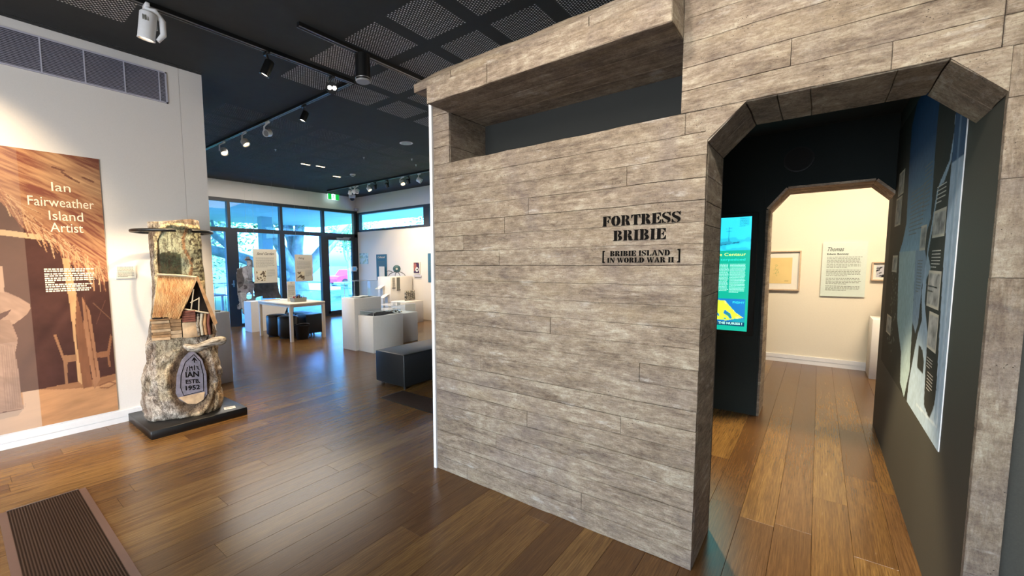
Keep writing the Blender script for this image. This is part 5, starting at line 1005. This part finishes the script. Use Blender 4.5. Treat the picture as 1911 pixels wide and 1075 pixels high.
plinth('slim white plinth against the cream wall beyond the bunker', (7.56, -1.0, 0), (8.04, -.566, .78))
vs_ = thing('carved_vessel', 'amber translucent vessel on a dark foot on the slim plinth', 'vessel', (7.82, -.78, .78)); MB().lathe((7.82, -.78, .782), [(0, 0), (.07, 0), (.09, .03), (.10, .10), (.08, .16), (.05, .17)], 24).build('foot', M['redwood'], vs_); MB().lathe((7.82, -.78, .782), [(.055, .165), (.11, .20), (.12, .32), (.10, .40), (.095, .40), (.115, .32), (.10, .20), (.05, .17)], 24).build('bowl', plain('amber_glaze', '#d9a25c', .4), vs_)

# ------------------------------------------------------------------ ceiling tracks and spotlights
def track(label, p0, p1):
    t = thing('lighting_track', label, 'lighting track', ((p0[0]+p1[0])/2, (p0[1]+p1[1])/2, 3.56)); w = .018; al = abs(p1[0] - p0[0]) > abs(p1[1] - p0[1])
    a = (p0[0], p0[1] - w, 3.565) if al else (p0[0] - w, p0[1], 3.565); b = (p1[0], p1[1] + w, H) if al else (p1[0] + w, p1[1], H)
    MB().box(a, b).build('rail', M['black'], t)
    e = .0025; m = MB()
    for s_ in (-1, 1):
        if al: m.box((p0[0], p0[1] + s_ * w - e, 3.560), (p1[0], p0[1] + s_ * w + e, 3.566))
        else: m.box((p0[0] + s_ * w - e, p0[1], 3.560), (p0[0] + s_ * w + e, p1[1], 3.566))
    m.build('rail_lip', M['steel'], t)
track('black ceiling track over the carved trunk, carrying the large white spotlight', (-1.2, 4.145), (3.06, 4.145)); track('black ceiling track with the pendant cylinder, running behind the visor slab', (2.05, 3.515), (5.2, 3.515)); track('black ceiling track running along the gallery between the panel fields', (3.04, 4.17), (3.04, 9.2)); track('black ceiling track near the end wall of the gallery', (6.93, 5.2), (6.93, 10.7))
def spot(x, y, aim, kind, label, L=.13, R=.038, drop=.10, energy=0, col=WARM, angle=40, lit=True, blend=.5, group=None):
    body = M['whitemetal'] if kind == 'white' else M['black']; t = thing('spotlight', label, 'spotlight', (x, y, 3.46), 0, group)
    MB().bbox((x - .014, y - .045, 3.535), (x + .014, y + .045, 3.565), .003, n=1).build('track_adapter', body, t)
    c = Vector((x, y, 3.565 - drop - .03)); d = (Vector(aim) - c).normalized(); side = d.cross(Z1).normalized()
    P = [Vector((x, y, 3.54)), Vector((x, y, 3.50)) + side * (R + .006), c + side * (R + .010)]
    MB().tube(P, [.010, .011, .012], 8).build('arm', body, t)
    h = MB(); h.lathe(c - d * L * .5, [(0, 0), (R * .8, 0), (R, .012), (R, L * .95), (R * 1.05, L), (R * .88, L), (R * .80, L - .012)], 22, axis=d); hs_ = h.build('housing', body, t)
    m = MB()
    for k in range(3): m.box((x - .002, y - .002, 0), (x + .002, y + .002, .001)) if False else None
    MB().cyl(c + d * (L * .5 - .018), c + d * (L * .5 - .012), R * .82, n=20).build('lens', (M['lamp'] if energy > 0 else M['lampwarm']) if lit else M['lens_grey'], hs_)
    if energy:
        l = lamp('spotlight_lamp', 'SPOT', c + d * (L * .5 + .01), aim, energy, col, spot_size=math.radians(angle), spot_blend=blend, shadow_soft_size=.03)
        mw = l.matrix_basis.copy(); l.parent = t; l.matrix_parent_inverse = Matrix.Translation(-Vector((x, y, 3.46)))
    return t
s1 = spot(1.13, 4.12, (.95, 4.62, 1.2), 'white', 'large white track spotlight with vents and curved arm above the poster', L=.20, R=.058, drop=.13, lit=True)
lamp('floor_wash', 'SPOT', (.95, 4.12, 3.2), (.62, 4.6, .1), 210, WARM, spot_size=math.radians(72), spot_blend=.5, shadow_soft_size=.04)
MB().tube([(1.12, 4.12, 3.53), (1.18, 4.10, 3.53), (1.225, 4.09, 3.46), (1.225, 4.09, 3.36), (1.19, 4.11, 3.31)], [.014, .02, .024, .022, .016], 10).build('curved_arm', M['whitemetal'], s1)
for k in range(3): MB().box((1.085 + .016 * k, 4.053, 3.42), (1.091 + .016 * k, 4.062, 3.455)).build('vent_slit', M['inkgrey'], s1)
lamp('poster_wash', 'SPOT', (-.15, 4.145, 3.45), (.05, 5.27, 1.95), 190, WARM, spot_size=math.radians(70), spot_blend=.8, shadow_soft_size=.05)
spot(2.085, 4.15, (1.25, 4.9, .9), 'black', 'black square-nosed spotlight on the track, left of the pair', L=.15, R=.045, drop=.12, energy=260, angle=46)
s3 = spot(2.79, 4.15, (1.75, 3.9, 1.4), 'black', 'black round spotlight with two lit lenses at the track junction', L=.08, R=.052, drop=.09)
c3 = Vector((2.79, 4.15, 3.445)); d3 = (Vector((0, 0, 1.45)) - c3).normalized(); e3 = d3.cross(Z1).normalized()
MB().cyl(c3, c3 + d3 * .07, .058, n=26).build('face_disc', M['black'], s3)
for q_ in (-.024, .024): MB().cyl(c3 + d3 * .068 + e3 * q_, c3 + d3 * .074 + e3 * q_, .021, n=18).build('lens', M['lamp'], s3)
lamp('twin_spot_lamp', 'SPOT', (2.74, 4.15, 3.40), (1.4, 4.75, .9), 300, WARM, spot_size=math.radians(44), spot_blend=.6, shadow_soft_size=.03)
spot(3.04, 5.15, (2.2, 5.6, 1.2), 'black', 'black spotlight on the gallery track nearest the junction', L=.13, R=.042, drop=.11, energy=24, col=NEUT)
spot(3.04, 6.12, (2.0, 5.6, 3.0), 'white', 'white spotlight turned away on the gallery track, highest of three', L=.10, R=.05, drop=.13, lit=False)
spot(3.04, 6.85, (3.5, 6.0, 2.0), 'white', 'lit white spotlight on the gallery track, middle of three', L=.09, R=.055, drop=.13, energy=0)
lamp('plinth_spot', 'SPOT', (3.1, 6.85, 3.35), (4.9, 6.4, .6), 130, WARM, spot_size=math.radians(50), spot_blend=.7, shadow_soft_size=.04)
lamp('table_spot', 'SPOT', (3.1, 7.6, 3.35), (4.6, 8.5, .7), 110, WARM, spot_size=math.radians(50), spot_blend=.7, shadow_soft_size=.04)
spot(3.04, 7.63, (2.9, 6.4, 1.6), 'white', 'lit white spotlight on the gallery track, nearest the wall end', L=.10, R=.055, drop=.13, energy=0)
spot(6.93, 9.64, (7.2, 10.4, 2.6), 'white', 'white spotlight over the exit sign, first of the cluster', L=.10, R=.05, drop=.11, lit=False)
spot(6.93, 9.34, (6.4, 9.0, 2.6), 'white', 'white spotlight over the exit sign, last of the cluster', L=.10, R=.05, drop=.11, lit=False)
spot(6.93, 9.48, (7.6, 9.3, 2.7), 'white', 'white spotlight over the exit sign, middle of the cluster', L=.10, R=.05, drop=.11, lit=False)
spot(6.93, 8.85, (7.2, 8.0, 2.2), 'white', 'bright lit white spotlight next to the cluster on the end track', L=.10, R=.055, drop=.11, energy=0)
spot(6.93, 8.62, (8.29, 9.0, 1.4), 'black', 'small black spotlight right of the bright one on the end track', L=.09, R=.04, drop=.09, energy=100, angle=80)
spot(6.93, 8.16, (8.29, 8.3, 1.2), 'black', 'black lit spotlight mid way on the end track', L=.10, R=.045, drop=.10, energy=100, angle=80)  # lens and lamp are on, aimed at the end wall
spot(6.93, 7.60, (6.6, 6.9, 2.4), 'white', 'bright lit white spotlight, second on the end track', L=.10, R=.055, drop=.11)
spot(6.93, 7.42, (8.29, 7.6, 1.4), 'black', 'black spotlight touching the second bright white one', L=.10, R=.045, drop=.10, energy=100, angle=80)
spot(6.93, 7.05, (7.5, 6.2, 2.8), 'white', 'white spotlight nearest the bunker wall on the end track', L=.11, R=.055, drop=.12, lit=False)
lamp('plinth_lamp', 'SPOT', (6.9, 6.4, 3.4), (5.2, 6.4, .6), 110, NEUT, spot_size=math.radians(60), spot_blend=.8, shadow_soft_size=.04)
lamp('gallery_ceiling_light', 'AREA', (4.6, 8.6, 3.5), (4.6, 8.8, 0), 130, NEUT, shape='RECTANGLE', size=3.0, size_y=3.0)
# bunker passage and room beyond
lamp('passage_downlight', 'SPOT', (3.7, .95, 2.70), (3.55, .22, 0), 430, (1, .78, .46), spot_size=math.radians(56), spot_blend=.45, shadow_soft_size=.04)
for y, e in ((1.3, 80), (.2, 105), (-1.0, 80)): lamp('beyond_wallwash', 'SPOT', (6.3, y, 3.45), (8.1, y - .05, 1.5), e, (1, .80, .55), spot_size=math.radians(75), spot_blend=.7, shadow_soft_size=.05)
lamp('jamb_fill_light', 'AREA', (6.2, -.8, 3.4), (5.5, .3, .8), 170, (1, .80, .56), shape='RECTANGLE', size=1.2, size_y=2.0)  # unseen fill lamp, added to brighten the far doorway's jamb and lining
lamp('map_blue_spot', 'SPOT', (2.9, 1.1, 2.68), (3.6, -.46, 2.1), 4, (.25, .5, 1), spot_size=math.radians(60), spot_blend=.8, shadow_soft_size=.04)
lamp('map_warm_spot', 'SPOT', (4.2, 1.2, 2.68), (3.6, -.46, .9), 9, (1, .85, .6), spot_size=math.radians(90), spot_blend=.8, shadow_soft_size=.04)

cyl = thing('pendant_cylinder', 'black cylinder downlight with grey frosted face below the second track', 'ceiling light', (2.715, 3.515, 3.30)); MB().cyl((2.715, 3.515, 3.325), (2.715, 3.515, 3.565), .071, n=36).build('body', M['black'], cyl); MB().cyl((2.715, 3.515, 3.312), (2.715, 3.515, 3.326), .066, .072, n=36).build('lens', M['lens_grey'], cyl); MB().lathe((2.715, 3.515, 3.34), [(.0715, 0), (.0745, .004), (.0715, .008)], 36).build('bezel_ring', M['steel'], cyl)
dl = thing('recessed_downlight', 'round white recessed downlight ring in the black ceiling', 'ceiling light', (5.17, 5.56, 3.59)); MB().lathe((5.17, 5.56, 3.599), [(.085, 0), (.10, -.004), (.115, 0)], 30).build('trim_ring', M['whitemetal'], dl); MB().cyl((5.17, 5.56, 3.599), (5.17, 5.56, 3.594), .085, n=28).build('diffuser', M['lens_grey'], dl)
sd = thing('smoke_detector', 'white smoke detector on the black gallery ceiling', 'smoke detector', (6.1, 8.37, 3.54)); MB().lathe((6.1, 8.37, 3.6), [(0, -.05), (.035, -.05), (.05, -.03), (.065, -.02), (.065, 0)], 24).build('housing', M['whitemetal'], sd); MB().lathe((6.1, 8.37, 3.6), [(.036, -.0515), (.045, -.036), (.042, -.05)], 16).build('sensor_ring', M['inkgrey'], sd)
for x, y in ((4.86, 8.25), (5.17, 8.20), (6.0, 8.85)):
    t = thing('strip_downlight', 'small lit white rectangular fitting in the gallery ceiling, ' + {4.86: 'left one', 5.17: 'middle one', 6.0: 'right one by the smoke detector'}[x], 'ceiling light', (x, y, 3.59)); MB().box((x - .10, y - .03, 3.592), (x + .10, y + .03, 3.6)).build('frame', M['whitemetal'], t); MB().box((x - .09, y - .022, 3.589), (x + .09, y + .022, 3.592)).build('diffuser', M['lampwarm'], t)
for x, y in ((3.9, 7.6), (5.3, 6.9), (6.0, 6.3), (6.4, 6.6)):
    t = tag(MB().lathe((x, y, 3.6), [(0, -.03), (.012, -.03), (.012, -.027), (.005, -.024), (.005, -.006), (.02, -.003), (.02, 0)], 12).build('sprinkler_head', M['whitemetal']), 'tiny white sprinkler head on the black gallery ceiling', 'sprinkler', 'sprinklers on the gallery ceiling')
dc = thing('dome_camera', 'white security dome camera below the ceiling at the gallery corner', 'security camera', (7.9, 10.9, 3.42)); MB().lathe((7.9, 10.9, 3.6), [(0, -.10), (.09, -.10), (.10, -.06), (.10, 0)], 26).build('housing', M['whitemetal'], dc); MB().lathe((7.9, 10.9, 3.5), [(0, -.075), (.04, -.062), (.065, -.03), (.07, 0)], 24).build('dome', M['black'], dc)
pr = tag(MB().bbox((8.16, 11.10, 3.19), (8.26, 11.2, 3.26), .01, n=1).tube([(8.18, 11.15, 3.26), (8.14, 11.12, 3.30), (8.22, 11.1, 3.32)], .006, 6).build('motion_sensor', M['louvre']), 'small grey sensor with cable in the corner above the windows', 'sensor')
ex = thing('exit_sign', 'green and white running-figure exit sign hanging above the glass door', 'exit sign', (7.38, 11.08, 3.42)); MB().box((7.20, 11.09, 3.425), (7.565, 11.11, 3.585)).build('sign_body', M['exitwhite'], ex); MB().box((7.36, 11.095, 3.585), (7.40, 11.105, H)).build('hanger', M['whitemetal'], ex)
for a, b in ((7.20, 7.315), (7.45, 7.565)): MB().box((a, 11.086, 3.425), (b, 11.09, 3.585)).build('green_field', M['green'], ex)
m = MB().cyl((7.395, 11.0885, 3.558), (7.395, 11.0865, 3.558), .011, n=10)
for a, b in (((7.39, 3.545), (7.375, 3.495)), ((7.375, 3.495), (7.40, 3.47)), ((7.40, 3.47), (7.39, 3.44)), ((7.375, 3.495), (7.35, 3.47)), ((7.35, 3.47), (7.33, 3.47)), ((7.388, 3.54), (7.415, 3.52)), ((7.388, 3.54), (7.36, 3.53))): m.tube([(a[0], 11.0875, a[1]), (b[0], 11.0875, b[1])], .006, 5)
m.build('running_figure', M['green'], ex)

# ------------------------------------------------------------------ outside
M['deck'] = plain('pale_paving', '#c4cdd2', .7, var=.12, scale=3); M['grass'] = plain('lawn', '#5f7f45', .95, var=.45, scale=5, bump=.8); M['soffit'] = plain('white_soffit', '#e6eef2', .8, var=.04, scale=2); M['post'] = plain('grey_blue_column', '#b4c6d4', .6)
M['leaf'] = plain('fig_leaves', '#86b066', .6, var=.5, scale=2.5); M['leafb'] = plain('pale_fig_leaves', '#c4d8a0', .6, var=.4, scale=2.5); M['trunk'] = plain('fig_bark', '#b9bec6', .9, var=.35, scale=3, bump=.7); M['sea'] = plain('sea', '#5aa4b6', .4, var=.1, scale=.4); M['road'] = plain('road', '#9aa6ad', .8, var=.08); M['carred'] = plain('red_car_paint', '#c0283a', .3); M['tyre'] = plain('tyre', '#15161a', .8); M['carglass'] = plain('car_glass', '#2b3f52', .15); M['rail'] = plain('pale_rail', '#c9d6dc', .4)
G1 = S(MB().box((-2, 11.32, -.3), (11.4, 15.0, -.05)).box((8.5, 4, -.3), (11.4, 11.32, -.05)).build('floor_terrace', M['deck'], origin=(0, 0, 0)))
G2 = S(MB().box((-30, 15.0, -.6), (60, 27, -.35)).box((11.4, -20, -.6), (60, 15.0, -.35)).build('ground_lawn', M['grass'], origin=(0, 0, 0)))
G3 = S(MB().box((-30, 27, -.6), (60, 38, -.33)).build('ground_road', M['road'], origin=(0, 0, 0)))
G4 = S(MB().box((-120, 38, -1.2), (300, 390, -.8)).build('ground_sea', M['sea'], origin=(0, 0, 0)))
S(MB().box((-2, 11.39, 3.15), (10.52, 17.2, 3.3)).box((8.44, 4, 3.15), (10.52, 11.39, 3.3)).build('ceiling_verandah', M['soffit'], origin=(0, 0, 0)))
for x, y in ((7.0, 14.6),): S(MB().box((x - .18, y - .15, -.05), (x + .18, y + .15, 3.15)).build('trim_2', M['post'], origin=(0, 0, 0)))
def branchy(m, p, d, L, r, depth, R, tips):
    n = 5; P = [Vector(p)]; dd = Vector(d).normalized(); 
    for i in range(n): dd = (dd + Vector((R.uniform(-.18, .18), R.uniform(-.18, .18), R.uniform(-.10, .16)))).normalized(); P.append(P[-1] + dd * L / n)
    m.tube(P, [r * (1 - .45 * i / n) for i in range(n + 1)], 9); tips.append(P[-1])
    if depth:
        for k in range(2 + (R.random() > .5)):
            q_ = P[R.choice((2, 3, 4, 5))]; nd = (dd + Vector((R.uniform(-.9, .9), R.uniform(-.7, .7), R.uniform(-.1, .7)))).normalized(); branchy(m, q_, nd, L * R.uniform(.55, .8), r * .5, depth - 1, R, tips)
def foliage(name, pts, spread, n, size, mat, par, R):
    vs = []; fs = []
    for i in range(n):
        c = R.choice(pts); p = Vector(c) + Vector((R.gauss(0, spread), R.gauss(0, spread), R.gauss(0, spread * .7))); a = Vector((R.uniform(-1, 1), R.uniform(-1, 1), R.uniform(-.6, .6))).normalized(); b = a.orthogonal().normalized(); s_ = size * R.uniform(.6, 1.3); k = len(vs)
        vs += [p - a * s_, p - b * s_ * .5, p + a * s_, p + b * s_ * .5]; fs.append((k, k+1, k+2, k+3))
    m = MB(); m.add(vs, fs); return tag(m.build(name, mat, par, recalc=False), kind='stuff')
R3 = random.Random(21); ft = thing('fig_tree', 'huge spreading fig tree with grey limbs outside the far windows', 'tree', (9.3, 16.6, -.35)); m = MB(); tips = []
m.tube([(9.3, 16.6, -.4), (9.25, 16.6, .4), (9.2, 16.65, 1.2)], [.62, .42, .38], 14)
for d, L, r in (((.25, .1, 1), 3.4, .27), ((-.3, .1, 1), 3.4, .26), ((.95, .0, .62), 5.2, .26), ((-.95, .1, .5), 5.6, .24), ((-.55, -.2, .9), 4.2, .20), ((.6, -.3, .95), 4.0, .2), ((-.05, .4, 1), 3.4, .2)): branchy(m, (9.22, 16.65, .9), d, L, r, 2, R3, tips)
m.build('trunk_and_limbs', M['trunk'], ft); foliage('leaves', [p for p in tips if p.z > 1.8] , .65, 9000, .10, M['leaf'], ft, R3)
ft2 = thing('leafy_tree', 'dense light green tree at the left of the far windows', 'tree', (6.4, 19.5, -.35)); m = MB(); tips = []; m.tube([(6.4, 19.5, -.4), (6.45, 19.5, 1.6)], [.3, .2], 10)
for d in ((-.6, 0, .8), (.5, .1, .9), (0, .3, 1), (-.9, -.2, .4)): branchy(m, (6.45, 19.5, 1.3), d, 2.4, .14, 2, R3, tips)
m.build('trunk_and_limbs', M['trunk'], ft2); foliage('leaves', tips + [(5.6, 19, 2.2), (6.6, 19, 1.6), (7.4, 19.4, 2.6), (5.0, 19.4, 1.4)], .75, 12000, .10, M['leafb'], ft2, R3)
ft3 = thing('shore_tree', 'sparse green tree by the car park beyond the glass door', 'tree', (16.0, 22.5, -.35)); m = MB(); tips = []; m.tube([(16.0, 22.5, -.4), (15.9, 22.5, 1.8)], [.16, .1], 8)
for d in ((-.6, 0, .8), (.5, .1, .9), (0, .3, 1)): branchy(m, (15.9, 22.5, 1.6), d, 1.6, .07, 2, R3, tips)
m.build('trunk_and_limbs', M['trunk'], ft3); foliage('leaves', tips, .5, 3500, .09, M['leaf'], ft3, R3)
ft4 = thing('roadside_tree', 'leafy tree crown seen through the high side window', 'tree', (17.5, 13.0, -.35)); m = MB(); tips = []; m.tube([(17.5, 13, -.4), (17.4, 13, 2.4)], [.25, .18], 9)
for d in ((-.6, .5, .6), (.5, -.6, .7), (0, .9, .7), (.1, -.9, .5)): branchy(m, (17.4, 13, 2.2), d, 2.8, .13, 2, R3, tips)
m.build('trunk_and_limbs', M['trunk'], ft4); foliage('leaves', tips, .6, 7000, .10, M['leaf'], ft4, R3)
def car(x, y, rz, lab, mat):
    t = thing('car', lab, 'car', (x, y, -.33), rz)
    body = [(-2.1, .30), (-2.15, .62), (-1.95, .82), (-1.2, .90), (-.75, 1.38), (.75, 1.42), (1.35, .98), (2.0, .84), (2.15, .55), (2.1, .30)]
    m = MB(); m.prism(body, (0, -.85, 0), X1, Z1, (0, -1, 0), -1.7 * -1); m.build('body', mat, t, local=True)
    MB().prism([(-.98, .92), (-.70, 1.30), (.70, 1.34), (1.12, .96)], (0, -.86, 0), X1, Z1, (0, -1, 0), .02).build('side_window', M['carglass'], t, local=True)
    for wx in (-1.35, 1.35):
        for wy in (-.88, .70): MB().cyl((wx, wy, .32), (wx, wy + .18, .32), .32, n=20).build('wheel', M['tyre'], t, local=True)
car(22.6, 31.5, .0, 'red car parked beyond the lawn, seen through the glass door', M['carred']); car(28.6, 32.5, .0, 'second red car further right in the car park', M['carred'])
ra = thing('terrace_railing', 'pale metal railing along the terrace outside the windows', 'railing', (5, 14.9, -.05))
for z in (.95, .55): MB().cyl((-1, 14.9, z), (7.2, 14.9, z), .018, n=8).build('rail', M['rail'], ra)
for x in np.arange(-1, 7.3, 1.17): MB().cyl((x, 14.9, -.05), (x, 14.9, .95), .018, n=8).build('post', M['rail'], ra)
rb = thing('ramp_handrail', 'pale sloping handrail beside the ramp outside the glass door', 'handrail', (9.5, 14.4, -.3))
for dz_ in (0, -.32): MB().tube([(8.0, 14.9, .92 + dz_), (9.0, 14.3, .86 + dz_), (11.2, 13.2, .18 + dz_)], .018, 8).build('rail', M['rail'], rb)
for x, y, z in ((8.0, 14.9, .92), (9.0, 14.3, .86), (10.1, 13.75, .52)): MB().cyl((x, y, -.06), (x, y, z), .018, n=8).build('post', M['rail'], rb)
ot = thing('outdoor_table', 'pale table standing outside on the terrace behind the plinth case', 'table', (4.6, 13.6, -.05)); MB().box((4.1, 13.2, .66), (5.1, 14.0, .70)).build('tabletop', M['rail'], ot)
for x in (4.15, 5.0):
    for y in (13.25, 13.95): MB().box((x, y, -.05), (x + .05, y + .05, .66)).build('leg', M['rail'], ot)
pc = thing('picnic_table', 'grey concrete picnic table on the grass beyond the glass door', 'table', (14.6, 20.5, -.35)); MB().cyl((14.6, 20.5, .42), (14.6, 20.5, .50), .95, n=28).build('tabletop', M['post'], pc)
for dx in (-.45, .45): MB().box((14.6 + dx - .1, 20.3, -.35), (14.6 + dx + .1, 20.7, .42)).build('support', M['post'], pc)
